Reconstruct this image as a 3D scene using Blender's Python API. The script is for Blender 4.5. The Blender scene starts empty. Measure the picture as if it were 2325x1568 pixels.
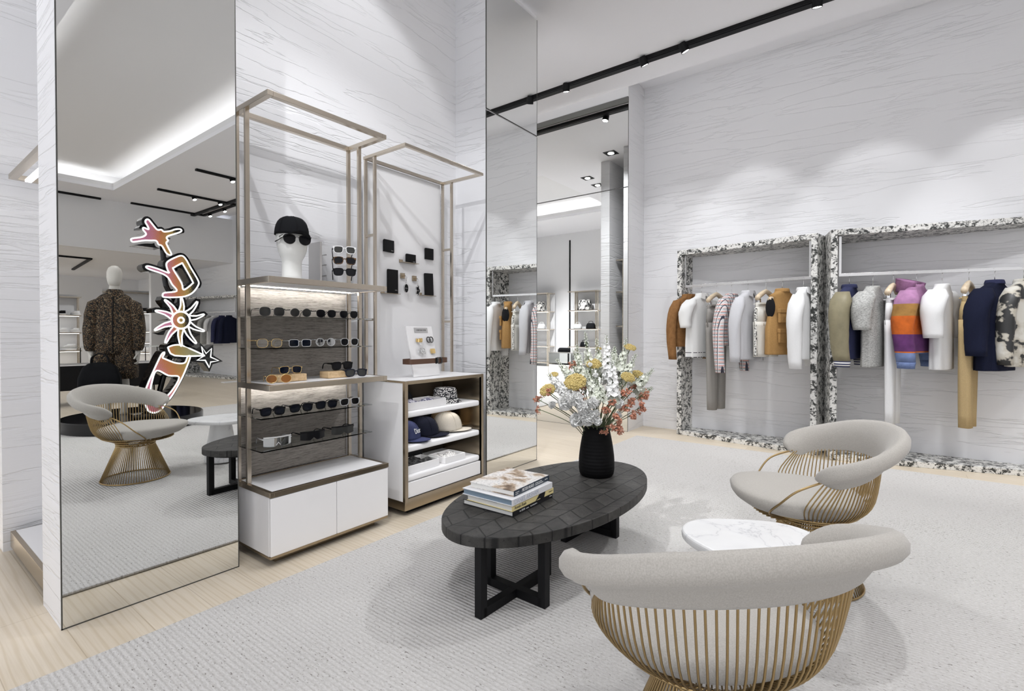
import bpy, bmesh, math, random
from mathutils import Vector, Matrix, noise as mnoise
R = math.radians
PI = math.pi
scn = bpy.context.scene
COL = scn.collection
random.seed(7)

# ------------------------------------------------------------------ helpers
class MB:
    """collects shapes, then links them as ONE mesh object"""
    def __init__(self):
        self.v = []; self.f = []; self.mi = []; self.m = 0
    def add(self, vs, fs, M=None):
        o = len(self.v)
        if M is not None:
            vs = [M @ Vector(p) for p in vs]
        self.v += [tuple(p) for p in vs]
        self.f += [tuple(i + o for i in f) for f in fs]
        self.mi += [self.m] * len(fs)
        return self
    def box(self, x0, x1, y0, y1, z0, z1, M=None):
        vs = [(x0,y0,z0),(x1,y0,z0),(x1,y1,z0),(x0,y1,z0),(x0,y0,z1),(x1,y0,z1),(x1,y1,z1),(x0,y1,z1)]
        return self.add(vs, [(3,2,1,0),(4,5,6,7),(0,1,5,4),(1,2,6,5),(2,3,7,6),(3,0,4,7)], M)
    def loft(self, secs, closed=True, cap=True, loop=False, M=None):
        n = len(secs[0]); vs = [p for s in secs for p in s]; fs = []
        k = len(secs)
        for i in range(k if loop else k - 1):
            a = i * n; b = ((i + 1) % k) * n
            for j in range(n if closed else n - 1):
                j2 = (j + 1) % n
                fs.append((a+j, a+j2, b+j2, b+j))
        if cap and closed and not loop:
            fs.append(tuple(reversed(range(n)))); fs.append(tuple((k-1)*n + j for j in range(n)))
        return self.add(vs, fs, M)
    def tube(self, path, r, n=8, closed=False, M=None, cap=True, flat=1.0):
        P = [Vector(p) for p in path]; k = len(P)
        rs = r if isinstance(r, (list, tuple)) else [r] * k
        secs = []; up = None
        for i in range(k):
            if closed: t = P[(i+1) % k] - P[i-1]
            else: t = P[min(i+1, k-1)] - P[max(i-1, 0)]
            if t.length < 1e-9: t = Vector((0,0,1))
            t.normalize()
            if up is None:
                up = Vector((0,0,1)) if abs(t.z) < .9 else Vector((0,1,0))
            a = up - t * up.dot(t)
            if a.length < 1e-6: a = Vector((1,0,0)) - t * t.x
            a.normalize(); b = t.cross(a); up = a
            secs.append([P[i] + (a * math.cos(2*PI*j/n) * flat + b * math.sin(2*PI*j/n)) * rs[i] for j in range(n)])
        return self.loft(secs, cap=cap, loop=closed, M=M)
    def lathe(self, prof, n=32, M=None, cap=True):
        secs = [[(r*math.cos(2*PI*j/n), r*math.sin(2*PI*j/n), z) for j in range(n)] for r, z in prof]
        return self.loft(secs, cap=cap, M=M)
    def prism(self, pts, z0, z1, M=None):
        return self.loft([[(x,y,z0) for x,y in pts], [(x,y,z1) for x,y in pts]], M=M)
    def grid(self, fn, nu, nv, M=None):
        vs = [fn(i/(nu), j/(nv)) for i in range(nu+1) for j in range(nv+1)]
        fs = [(i*(nv+1)+j, (i+1)*(nv+1)+j, (i+1)*(nv+1)+j+1, i*(nv+1)+j+1) for i in range(nu) for j in range(nv)]
        return self.add(vs, fs, M)
    def sphere(self, c, r, n=10, m=6, sc=(1,1,1), M=None):
        prof = []
        vs = []; fs = []
        for i in range(1, m):
            th = PI*i/m
            for j in range(n):
                a = 2*PI*j/n
                vs.append((c[0]+r*sc[0]*math.sin(th)*math.cos(a), c[1]+r*sc[1]*math.sin(th)*math.sin(a), c[2]-r*sc[2]*math.cos(th)))
        vs.append((c[0],c[1],c[2]-r*sc[2])); vs.append((c[0],c[1],c[2]+r*sc[2]))
        b = len(vs)-2
        for i in range(m-2):
            for j in range(n):
                j2=(j+1)%n
                fs.append((i*n+j, i*n+j2, (i+1)*n+j2, (i+1)*n+j))
        for j in range(n):
            j2=(j+1)%n
            fs.append((b, j2, j)); fs.append((b+1, (m-2)*n+j, (m-2)*n+j2))
        return self.add(vs, fs, M)
    def poly_holes(self, outer, holes, z0, z1, M=None):
        """extruded outline with holes, drawn in local XY"""
        bm = bmesh.new(); loops = [outer] + list(holes); edges = []
        for lp in loops:
            vv = [bm.verts.new((x,y,z0)) for x,y in lp]
            for i in range(len(vv)): edges.append(bm.edges.new((vv[i], vv[(i+1)%len(vv)])))
        res = bmesh.ops.triangle_fill(bm, edges=edges, use_beauty=True, use_dissolve=False)
        fcs = [g for g in res['geom'] if isinstance(g, bmesh.types.BMFace)]
        if abs(z1-z0) > 1e-9:
            e = bmesh.ops.extrude_face_region(bm, geom=fcs)
            bmesh.ops.translate(bm, vec=(0,0,z1-z0), verts=[g for g in e['geom'] if isinstance(g, bmesh.types.BMVert)])
        bmesh.ops.recalc_face_normals(bm, faces=bm.faces)
        bm.verts.index_update()
        self.add([v.co.copy() for v in bm.verts], [[v.index for v in f.verts] for f in bm.faces], M)
        bm.free(); return self
    def build(self, name, mats, parent=None, smooth=False, bevel=0, seg=2, fix=True, sub=0, auto=None):
        me = bpy.data.meshes.new(name)
        me.from_pydata(self.v, [], self.f)
        if not isinstance(mats, (list, tuple)): mats = [mats]
        for m in mats: me.materials.append(m)
        if len(mats) > 1:
            for p, i in zip(me.polygons, self.mi): p.material_index = i
        if fix:
            bm = bmesh.new(); bm.from_mesh(me)
            bmesh.ops.recalc_face_normals(bm, faces=bm.faces)
            bm.to_mesh(me); bm.free()
        if smooth:
            for p in me.polygons: p.use_smooth = True
        o = bpy.data.objects.new(name, me); COL.objects.link(o)
        if parent is not None: o.parent = parent
        if bevel:
            b = o.modifiers.new('bevel', 'BEVEL'); b.width = bevel; b.segments = seg; b.limit_method = 'ANGLE'; b.angle_limit = R(40)
        if sub:
            s = o.modifiers.new('sub', 'SUBSURF'); s.levels = sub; s.render_levels = sub
        if auto is not None:
            sharp_by_angle(me, R(auto))
        return o

def sharp_by_angle(me, ang):
    bm = bmesh.new(); bm.from_mesh(me)
    for f in bm.faces: f.smooth = True
    for e in bm.edges:
        if len(e.link_faces) == 2 and e.calc_face_angle(0) > ang: e.smooth = False
    bm.to_mesh(me); bm.free()

def tag(o, label, cat=None, group=None, kind=None):
    if label: o['label'] = label
    if cat: o['category'] = cat
    if group: o['group'] = group
    if kind: o['kind'] = kind
    return o
def thing(name, label, cat, loc=(0,0,0), rz=0, group=None):
    o = bpy.data.objects.new(name, None); COL.objects.link(o)
    o.empty_display_size = .05
    o.location = loc; o.rotation_euler = (0,0,rz)
    return tag(o, label, cat, group)
def struct(o): o['kind'] = 'structure'; return o
def copy_tree(o, parent=None):
    c = o.copy(); COL.objects.link(c); c.parent = parent
    for ch in o.children: copy_tree(ch, c)
    return c
def place(proto, label, loc, rot=(0,0,0), group=None, first=False, scale=None):
    o = proto if first else copy_tree(proto)
    o['label'] = label
    if group: o['group'] = group
    o.location = loc; o.rotation_euler = rot
    if scale: o.scale = (scale,)*3
    return o
def T(x=0,y=0,z=0): return Matrix.Translation((x,y,z))
def RX(a): return Matrix.Rotation(a,4,'X')
def RY(a): return Matrix.Rotation(a,4,'Y')
def RZ(a): return Matrix.Rotation(a,4,'Z')
def SC(x,y,z): return Matrix.Diagonal((x,y,z,1))
def sup(a, p):   # superellipse pair
    c, s = math.cos(a), math.sin(a)
    return (math.copysign(abs(c)**(2/p), c), math.copysign(abs(s)**(2/p), s))
def smooth_path(pts, k=6, closed=False):
    P = [Vector(p) for p in pts]; n = len(P); out = []
    rng = n if closed else n-1
    for i in range(rng):
        if closed: a,b,c,d = P[i-1],P[i],P[(i+1)%n],P[(i+2)%n]
        else: a,b,c,d = P[max(i-1,0)],P[i],P[i+1],P[min(i+2,n-1)]
        for j in range(k):
            t = j/k
            out.append(.5*((2*b)+(c-a)*t+(2*a-5*b+4*c-d)*t*t+(3*b-a-3*c+d)*t**3))
    if not closed: out.append(P[-1])
    return out
def text(name, s, size, mat, parent, M, extrude=.0004, align='LEFT', shear=0, xs=1.0):
    cu = bpy.data.curves.new(name, 'FONT'); cu.body = s; cu.size = size; cu.extrude = extrude
    cu.align_x = align; cu.align_y = 'CENTER'; cu.shear = shear; cu.resolution_u = 3
    t = bpy.data.objects.new(name, cu); COL.objects.link(t)
    dg = bpy.context.evaluated_depsgraph_get(); dg.update()
    me = bpy.data.meshes.new_from_object(t.evaluated_get(dg))
    COL.objects.unlink(t); bpy.data.objects.remove(t)
    me.transform(M @ SC(xs,1,1)); me.materials.clear(); me.materials.append(mat)
    o = bpy.data.objects.new(name, me); COL.objects.link(o); o.parent = parent
    return o

# ---------------------------------------------------------------- materials
class NT:
    def __init__(self, name):
        self.m = bpy.data.materials.new(name); self.m.use_nodes = True
        self.t = self.m.node_tree; self.t.nodes.clear()
        self.out = self.n('ShaderNodeOutputMaterial'); self.b = self.n('ShaderNodeBsdfPrincipled')
        self.l(self.b.outputs[0], self.out.inputs[0])
    def n(self, ty, **kw):
        x = self.t.nodes.new(ty)
        for k, v in kw.items(): setattr(x, k, v)
        return x
    def l(self, a, b): self.t.links.new(a, b)
    def val(self, sock, v):
        if hasattr(v, 'is_output'): self.l(v, sock)
        elif v is not None: sock.default_value = v
    def set(self, **kw):
        for k, v in kw.items():
            s = self.b.inputs[k.replace('_',' ')]
            if isinstance(v, tuple) and len(v) == 3 and s.type == 'RGBA': v = (*v, 1)
            self.val(s, v)
        return self
    def obj(self): return self.n('ShaderNodeTexCoord').outputs['Object']
    def pos(self): return self.n('ShaderNodeNewGeometry').outputs['Position']
    def mapv(self, v, scale=(1,1,1), loc=(0,0,0), rot=(0,0,0)):
        m = self.n('ShaderNodeMapping'); self.l(v, m.inputs[0])
        m.inputs['Scale'].default_value = scale; m.inputs['Location'].default_value = loc; m.inputs['Rotation'].default_value = rot
        return m.outputs[0]
    def noise(self, v, scale=5, detail=4, rough=.5, dist=0, w=None):
        x = self.n('ShaderNodeTexNoise'); self.l(v, x.inputs['Vector'])
        x.inputs['Scale'].default_value = scale; x.inputs['Detail'].default_value = detail
        x.inputs['Roughness'].default_value = rough; x.inputs['Distortion'].default_value = dist
        return x.outputs[0]
    def vor(self, v, scale=5, feature='F1', out=0, rnd=1):
        x = self.n('ShaderNodeTexVoronoi', feature=feature); self.l(v, x.inputs['Vector']); x.inputs['Scale'].default_value = scale
        x.inputs['Randomness'].default_value = rnd
        return x.outputs[out]
    def math(self, op, a, b=None, c=None):
        x = self.n('ShaderNodeMath', operation=op); self.val(x.inputs[0], a)
        if b is not None: self.val(x.inputs[1], b)
        if c is not None: self.val(x.inputs[2], c)
        return x.outputs[0]
    def ramp(self, f, stops, interp='LINEAR'):
        x = self.n('ShaderNodeValToRGB'); x.color_ramp.interpolation = interp; e = x.color_ramp.elements
        while len(e) < len(stops): e.new(.5)
        for i, (p, c) in enumerate(stops):
            e[i].position = p; e[i].color = (*c, 1) if len(c) == 3 else c
        self.l(f, x.inputs[0]); return x.outputs[0]
    def mix(self, f, a, b, mode='MIX'):
        x = self.n('ShaderNodeMix', data_type='RGBA', blend_type=mode)
        self.val(x.inputs[0], f)
        for s, v in ((x.inputs[6], a), (x.inputs[7], b)):
            if isinstance(v, tuple): v = (*v, 1) if len(v) == 3 else v
            self.val(s, v)
        return x.outputs[2]
    def sep(self, v):
        x = self.n('ShaderNodeSeparateXYZ'); self.l(v, x.inputs[0]); return x.outputs
    def comb(self, x=0, y=0, z=0):
        c = self.n('ShaderNodeCombineXYZ')
        for i, v in enumerate((x,y,z)): self.val(c.inputs[i], v)
        return c.outputs[0]
    def bump(self, h, strength=.3, dist=.01):
        x = self.n('ShaderNodeBump'); self.l(h, x.inputs['Height'])
        x.inputs['Strength'].default_value = strength; x.inputs['Distance'].default_value = dist
        self.l(x.outputs[0], self.b.inputs['Normal']); return self

def plain(name, col, rough=.5, metal=0, spec=.5, **kw):
    n = NT(name); n.set(Base_Color=col, Roughness=rough, Metallic=metal, Specular_IOR_Level=spec, **kw); return n.m
def fabric(name, col, var=.12, scale=60, rough=.9, bump=.25, col2=None, stretch=(1,1,1), sheen=0):
    n = NT(name); v = n.mapv(n.obj(), stretch); f = n.noise(v, scale, 5, .6)
    c2 = col2 or tuple(c*(1-var*2) for c in col)
    n.set(Base_Color=n.mix(n.ramp(f, [(.3,(0,0,0)),(.7,(1,1,1))]), c2, col), Roughness=rough, Specular_IOR_Level=.2)
    if sheen: n.set(Sheen_Weight=sheen)
    n.bump(f, bump, .002); return n.m
def emit(name, col, s):
    n = NT(name); n.set(Base_Color=(0,0,0), Emission_Color=col, Emission_Strength=s); return n.m

def plaster(name, col=(.86,.86,.875), strength=.8, dist=.02, zs=9, thr=.011):
    n = NT(name); s = n.sep(n.pos()); u = n.math('ADD', s[0], s[1])
    v = n.comb(u, 0, s[2])
    a = n.noise(n.mapv(v, (.8,1,zs)), 1.0, 5, .55, .3)
    b = n.noise(n.mapv(v, (.55,1,zs*.62), (7,0,3)), 1.0, 4, .5, .3)
    fine = n.noise(n.mapv(v, (6,1,60)), 1.0, 4, .6)
    ra = n.ramp(n.math('ABSOLUTE', n.math('SUBTRACT', a, .5)), [(0,(1,1,1)),(thr*2,(0,0,0))])
    rb = n.ramp(n.math('ABSOLUTE', n.math('SUBTRACT', b, .53)), [(0,(1,1,1)),(thr*1.4,(0,0,0))])
    msk = n.ramp(n.noise(n.mapv(v,(.9,1,1.3),(2,0,5)), 1.0, 2), [(.45,(0,0,0)),(.62,(1,1,1))])
    lines = n.math('ADD', n.math('MULTIPLY', ra, msk), n.math('MULTIPLY', rb, .7))
    h = n.math('ADD', n.math('ADD', n.math('MULTIPLY', a, .16), n.math('MULTIPLY', fine, .045)), n.math('MULTIPLY', lines, -.5))
    n.set(Base_Color=col, Roughness=.85, Specular_IOR_Level=.2)
    n.bump(h, strength, dist); return n.m

M = {}
M['plaster'] = plaster('plaster_white', strength=.6, dist=.014, zs=10, thr=.007)
M['plaster_rough'] = plaster('plaster_rough', strength=.5, dist=.022, zs=13, thr=.014)
M['white'] = plain('paint_white', (.86,.86,.87), .6, spec=.3)
M['ceiling'] = plain('ceiling_paint', (.91,.91,.94), .8, spec=.2)
M['white_gloss'] = plain('lacquer_white', (.84,.83,.83), .28)
M['white_leather'] = plain('leather_white', (.86,.855,.86), .42)
M['black'] = plain('black_satin', (.006,.006,.007), .5, spec=.2)
M['black_gloss'] = plain('black_gloss', (.004,.004,.005), .06)
M['mirror'] = plain('mirror_silver', (.83,.84,.83), 0.0, 1.0)
M['mirror_bright'] = plain('mirror_bright', (.90,.91,.90), 0.0, 1.0)
M['seam'] = plain('mirror_edge', (.05,.05,.045), .4)
M['brass'] = plain('champagne_metal', (.56,.50,.42), .26, 1.0)
M['bronze'] = plain('bronze_metal', (.40,.33,.24), .24, 1.0)
M['gold_wire'] = plain('gold_wire', (.42,.30,.145), .32, 1.0)
M['steel'] = plain('brushed_steel', (.66,.65,.64), .25, 1.0)
M['chrome'] = plain('chrome', (.8,.8,.8), .08, 1.0)
M['gold'] = plain('gold', (.85,.62,.28), .2, 1.0)
M['gunmetal'] = plain('gunmetal', (.12,.12,.12), .25, 1.0)
M['led'] = emit('led_strip', (1,.97,.94,1), 9)
M['led_shelf'] = emit('led_shelf', (1,.98,.96,1), 34)
M['led_soft'] = emit('led_soft', (1,.98,.96,1), 5)
M['lamp'] = emit('lamp_face', (1,.98,.95,1), 14)
M['cove'] = emit('cove_led', (1,.985,.97,1), 16)
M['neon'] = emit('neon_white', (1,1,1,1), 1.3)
M['paper'] = plain('paper', (.80,.79,.76), .8)
M['skin'] = plain('mannequin_skin', (.72,.69,.63), .45)

# glass
n = NT('glass_clear'); n.set(Base_Color=(.93,.96,.95), Roughness=.02, Transmission_Weight=1.0, IOR=1.1); M['glass'] = n.m
n = NT('glass_smoke'); n.set(Base_Color=(.62,.64,.63), Roughness=.02, Transmission_Weight=1.0, IOR=1.12); M['glass_smoke'] = n.m
def lens(name, col, rough=.05, tr=0.0):
    n = NT(name); n.set(Base_Color=col, Roughness=rough, Transmission_Weight=tr, IOR=1.3, Specular_IOR_Level=.4); return n.m
M['lens_black'] = lens('lens_black', (.012,.012,.014))
M['lens_grey'] = lens('lens_grey', (.05,.05,.048))
M['lens_blue'] = lens('lens_blue', (.006,.009,.018))
M['lens_brown'] = lens('lens_brown', (.28,.11,.03), tr=.4)
M['lens_clear'] = lens('lens_clear', (.72,.68,.62), tr=.8)
M['lens_silver'] = plain('lens_silver', (.55,.57,.58), .06, 1.0)
M['acetate_black'] = plain('acetate_black', (.006,.006,.007), .35, spec=.15)
M['acetate_clear'] = plain('acetate_clear', (.80,.80,.80), .12, spec=.7)
M['acetate_navy'] = plain('acetate_navy', (.008,.010,.02), .35, spec=.2)
n = NT('acetate_tortoise'); f = n.noise(n.obj(), 90, 2)
n.set(Base_Color=n.ramp(f, [(.42,(.01,.008,.006)),(.6,(.16,.08,.03))]), Roughness=.18); M['tortoise'] = n.m

# oak floor, planks along X
n = NT('oak_floor'); p = n.pos()
br = n.n('ShaderNodeTexBrick', offset=.37, squash=1.0); n.l(n.mapv(p, (1,1,1), (.55,.13,0)), br.inputs['Vector'])
for k, v in (('Scale',1.0),('Mortar Size',.0016),('Mortar Smooth',.2),('Brick Width',1.7),('Row Height',.215),('Bias',0.0)): br.inputs[k].default_value = v
br.inputs['Color1'].default_value = (.66,.575,.46,1); br.inputs['Color2'].default_value = (.74,.655,.54,1); br.inputs['Mortar'].default_value = (.42,.33,.22,1)
wn = n.noise(n.mapv(p,(1.6,9,1)), 1.0, 3, .5, 1.2)
gr = n.n('ShaderNodeTexWave', wave_type='BANDS', bands_direction='Y'); n.l(n.mapv(p,(.35,5,1)), gr.inputs['Vector'])
for k, v in (('Scale',2.2),('Distortion',11.0),('Detail',3.0),('Detail Scale',.7),('Detail Roughness',.55)): gr.inputs[k].default_value = v
fine = n.noise(n.mapv(p,(4,140,1)), 1.0, 4, .6)
g1 = n.ramp(gr.outputs[0], [(.0,(.86,.82,.74)),(.35,(1,1,1)),(1,(1,1,1))])
g2 = n.ramp(fine, [(.3,(.90,.88,.84)),(.6,(1,1,1))])
c = n.mix(1.0, br.outputs[0], g1, 'MULTIPLY'); c = n.mix(1.0, c, g2, 'MULTIPLY'); c = n.mix(.35, c, n.ramp(wn,[(.3,(.68,.59,.46)),(.7,(.78,.70,.58))]))
n.set(Base_Color=c, Roughness=.38, Specular_IOR_Level=.35)
n.bump(n.math('ADD', n.math('MULTIPLY', br.outputs[1], -1.0), n.math('MULTIPLY', fine, .12)), .25, .002)
M['oak'] = n.m
# rug: ribs along X, dark flecks
n = NT('rug_wool'); p = n.pos(); s = n.sep(p)
rib = n.math('SINE', n.math('MULTIPLY_ADD', s[1], 2*PI/.019, n.math('MULTIPLY', n.noise(n.mapv(p,(3,3,3)),1.0,2), 5.0)))
fl = n.noise(n.mapv(p,(48,110,1)), 1.0, 3, .65)
fl2 = n.noise(n.mapv(p,(2.2,3,1),(3,1,0)), 1.0, 3)
fleck = n.ramp(n.math('ADD', fl, n.math('MULTIPLY', fl2, .16)), [(.70,(0,0,0)),(.75,(1,1,1))])
fuzz = n.noise(n.mapv(p,(70,160,1)), 1.0, 4, .7)
c = n.ramp(fuzz, [(.25,(.50,.48,.455)),(.62,(.70,.685,.67))])
c = n.mix(n.math('MULTIPLY', n.ramp(rib,[(.0,(1,1,1)),(.45,(0,0,0))]), .13), c, (.46,.44,.42))
c = n.mix(n.math('MULTIPLY', fleck, .8), c, (.16,.14,.12))
n.set(Base_Color=c, Roughness=.95, Specular_IOR_Level=.1)
n.bump(n.math('ADD', n.math('MULTIPLY', rib, .5), fuzz), .55, .006); M['rug'] = n.m
# stone with large dark patches
n = NT('granite_stone'); v = n.obj()
a = n.noise(v, 17, 6, .72, .6); b = n.noise(n.mapv(v,(1,1,1),(4,2,1)), 50, 4, .7)
f = n.math('ADD', a, n.math('MULTIPLY', n.math('SUBTRACT', b, .5), .55))
c = n.ramp(f, [(.0,(.03,.032,.03)),(.43,(.03,.032,.03)),(.47,(.25,.25,.235)),(.52,(.78,.77,.74)),(1,(.84,.83,.80))])
n.set(Base_Color=c, Roughness=.4); M['granite'] = n.m
# marble
n = NT('marble_white'); v = n.obj()
w = n.noise(v, 3.2, 5, .55, .8)
vein = n.ramp(n.math('ABSOLUTE', n.math('SUBTRACT', w, .5)), [(0,(.70,.70,.71)),(.012,(.87,.87,.87)),(.06,(.90,.90,.895))])
cl = n.ramp(n.noise(v, 6, 4), [(.3,(.86,.86,.87)),(.7,(1,1,1))])
n.set(Base_Color=n.mix(.6, vein, cl, 'MULTIPLY'), Roughness=.22); M['marble'] = n.m
# linen upholstery
n = NT('linen_upholstery'); v = n.obj(); a = n.noise(v, 260, 3, .7); b = n.noise(v, 9, 3)
c = n.mix(n.ramp(a,[(.3,(0,0,0)),(.7,(1,1,1))]), (.40,.375,.34), (.55,.525,.485)); c = n.mix(n.math('MULTIPLY', b, .3), c, (.43,.40,.36))
n.set(Base_Color=c, Roughness=.92, Specular_IOR_Level=.15, Sheen_Weight=.25); n.bump(a, .25, .0015); M['linen'] = n.m
# woven grasscloth panel
n = NT('grasscloth'); p = n.pos()
a = n.noise(n.mapv(p,(1,9,190)), 1.0, 5, .65); b = n.noise(n.mapv(p,(1,40,420)), 1.0, 3, .6)
c = n.ramp(n.math('ADD', n.math('MULTIPLY',a,.65), n.math('MULTIPLY',b,.35)), [(.34,(.16,.14,.12)),(.5,(.46,.42,.37)),(.66,(.64,.60,.55))])
n.set(Base_Color=c, Roughness=.8); n.bump(a, .3, .002); M['grasscloth'] = n.m
# lava stone table top with chevron joints (object space)
n = NT('lava_tiles'); v = n.obj(); s = n.sep(v)
W_, S_ = .098, .105
rv = n.math('DIVIDE', n.math('ADD', s[0], 2.03), W_); row = n.math('FLOOR', rv); t = n.math('SUBTRACT', rv, row)
par = n.math('MODULO', row, 2.0)
sl = n.math('ADD', n.math('MULTIPLY', par, t), n.math('MULTIPLY', n.math('SUBTRACT', 1.0, par), n.math('SUBTRACT', 1.0, t)))
uu = n.math('ADD', n.math('DIVIDE', s[1], S_), n.math('MULTIPLY', sl, .55))
fu = n.math('ABSOLUTE', n.math('SUBTRACT', n.math('FRACT', n.math('ADD', uu, 50.0)), .5))
du = n.math('SUBTRACT', .5, fu)
dt = n.math('SUBTRACT', .5, n.math('ABSOLUTE', n.math('SUBTRACT', t, .5)))
g = n.ramp(n.math('MINIMUM', du, dt), [(.016,(0,0,0)),(.045,(1,1,1))])
pit = n.ramp(n.noise(v, 150, 2, .5), [(.30,(0,0,0)),(.37,(1,1,1))])
mot = n.noise(v, 22, 4, .6)
tile = n.vor(n.comb(n.math('FLOOR', uu), row, 0), 1.0, 'F1', 1)
c = n.ramp(mot, [(.3,(.030,.029,.027)),(.7,(.066,.063,.059))])
c = n.mix(1.0, c, n.ramp(n.sep(tile)[0],[(0,(.72,.72,.72)),(1,(1.15,1.15,1.15))]), 'MULTIPLY')
c = n.mix(g, (.008,.008,.008), c); c = n.mix(pit, (.012,.012,.012), c)
n.set(Base_Color=c, Roughness=.5, Specular_IOR_Level=.28)
n.bump(n.math('ADD', n.math('MULTIPLY', g, 1.0), n.math('MULTIPLY', pit, .5)), .5, .003); M['lava'] = n.m
# wood bits
n = NT('light_wood'); v = n.obj(); f = n.noise(n.mapv(v,(3,60,60)), 1.0, 4)
n.set(Base_Color=n.ramp(f,[(.3,(.50,.34,.18)),(.7,(.66,.48,.28))]), Roughness=.5); M['wood'] = n.m
n = NT('hanger_beech'); v = n.obj(); f = n.noise(n.mapv(v,(4,60,60)), 1.0, 4)
n.set(Base_Color=n.ramp(f,[(.3,(.60,.47,.32)),(.7,(.74,.62,.46))]), Roughness=.45); M['beech'] = n.m
# ------------------------------------------------------------------ camera
cam_d = bpy.data.cameras.new('camera'); cam = bpy.data.objects.new('camera', cam_d); COL.objects.link(cam)
cam_d.sensor_width = 36; cam_d.lens = 36*1135/2325; cam_d.shift_y = -15.1/2325; cam_d.clip_start = .05
cam.location = (0,0,1.2); cam.rotation_euler = (R(90-.7), 0, R(37.1)); scn.camera = cam

# ------------------------------------------------------------------ room shell
CZ = 4.16
MX = -2.655          # plane of the tall mirrors on the left
def wall(name, x0,x1,y0,y1,z0,z1, mat='plaster', parent=None):
    return struct(MB().box(x0,x1,y0,y1,z0,z1).build(name, M[mat]))
struct(MB().box(-10,16.2,-3,7.5,-.12,0).build('floor', M['oak']))

# main ceiling with two recessed light coves (openings), flat boxes around them
TR = (-1.6, 7.6, 1.23, 3.32)      # cove over the seating x0,x1,y0,y1
TL = (-9.2, -5.25, .3, 3.45)      # cove in the neighbouring room
def rect_loop(t): return [(t[0],t[2]),(t[1],t[2]),(t[1],t[3]),(t[0],t[3])]
b = MB().poly_holes([(-10,-3),(8.67,-3),(8.67,5.67),(-10,5.67)], [rect_loop(TR), rect_loop(TL)], CZ, CZ+.06)
b.box(-10,16.2,5.67,7.5, 4.31,4.37).box(-10,8.67,5.67,5.70,4.22,4.31)
struct(b.build('ceiling', M['ceiling']))
def cove(nm, t, dz=.34, lip=.16):
    x0,x1,y0,y1 = t; o = .26
    b = MB()
    b.box(x0-o,x1+o,y0-o,y1+o, CZ+dz, CZ+dz+.05)
    for (a0,a1,c0,c1) in ((x0-o-.04,x0-o,y0-o,y1+o),(x1+o,x1+o+.04,y0-o,y1+o),(x0-o,x1+o,y0-o-.04,y0-o),(x0-o,x1+o,y1+o,y1+o+.04)):
        b.box(a0,a1,c0,c1,CZ+.06,CZ+dz)
    for (a0,a1,c0,c1) in ((x0-.03,x0,y0-.03,y1+.03),(x1,x1+.03,y0-.03,y1+.03),(x0,x1,y0-.03,y0),(x0,x1,y1,y1+.03)):
        b.box(a0,a1,c0,c1,CZ+.06,CZ+lip-.02)
    struct(b.build('ceiling_'+nm, M['white']))
    l = MB(); g = .13
    for (a0,a1,c0,c1) in ((x0-g,x0-g+.02,y0,y1),(x1+g-.02,x1+g,y0,y1),(x0,x1,y0-g,y0-g+.02),(x0,x1,y1+g-.02,y1+g)):
        l.box(a0,a1,c0,c1,CZ+.065,CZ+.085)
    struct(l.build('trim_'+nm, M['cove']))
cove('seating', TR); cove('side_room', TL)

# back wall and its mirrored pier
wall('wall_back', -2.53,16.2, 6.15,6.3, 0,4.31)
wall('wall_pier', -10,-2.53, 5.68,6.3, 0,4.31)
struct(MB().box(-10,-2.53,5.655,5.68,3.975,4.04).build('trim_1', plain('reveal_grey',(.16,.16,.15),.6)))
struct(MB().box(-10,-2.53,5.665,5.68,4.04,4.31).build('trim_2', M['white']))
# fin on the left, alcove behind the shelves, pier on its right
wall('wall_fin', -2.97,-2.662, .50,1.19, 0,CZ, 'plaster_rough')
wall('wall_alcove', -3.25,-3.0, 1.19,3.17, 0,CZ)
wall('wall_column', -3.40,-2.662, 3.16,3.90, 0,CZ)
wall('wall_slab', -4.02,-3.86, .49,3.46, 0,CZ, 'plaster_rough')
struct(MB().box(-4.0,-3.0,1.25,1.30,0,CZ).build('wall_niche', M['plaster']))
# neighbouring room seen in the mirrors
wall('wall_left', -10,-9.85,-1.7,5.7,0,CZ, 'white')
wall('wall_rear', -10,-4.3,-1.75,-1.6,0,CZ, 'white')
wall('wall_rear_return', -4.45,-4.3,-1.6,.0,0,CZ, 'white')
# the far side of the shop seen in the left mirror
struct(MB().box(8.67,8.85,-3,6.15,3.05,4.2).build('wall_bulkhead', M['white']))
struct(MB().box(8.85,16.2,-3,6.15,3.05,3.12).build('ceiling_low', M['ceiling']))
wall('wall_far', 15.9,16.2,-3,6.15,0,3.12,'white')
struct(MB().box(7.3,7.5,5.35,6.15,0,.02).box(10.95,11.1,5.0,6.15,0,3.05).build('wall_far_return', M['white']))

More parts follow.
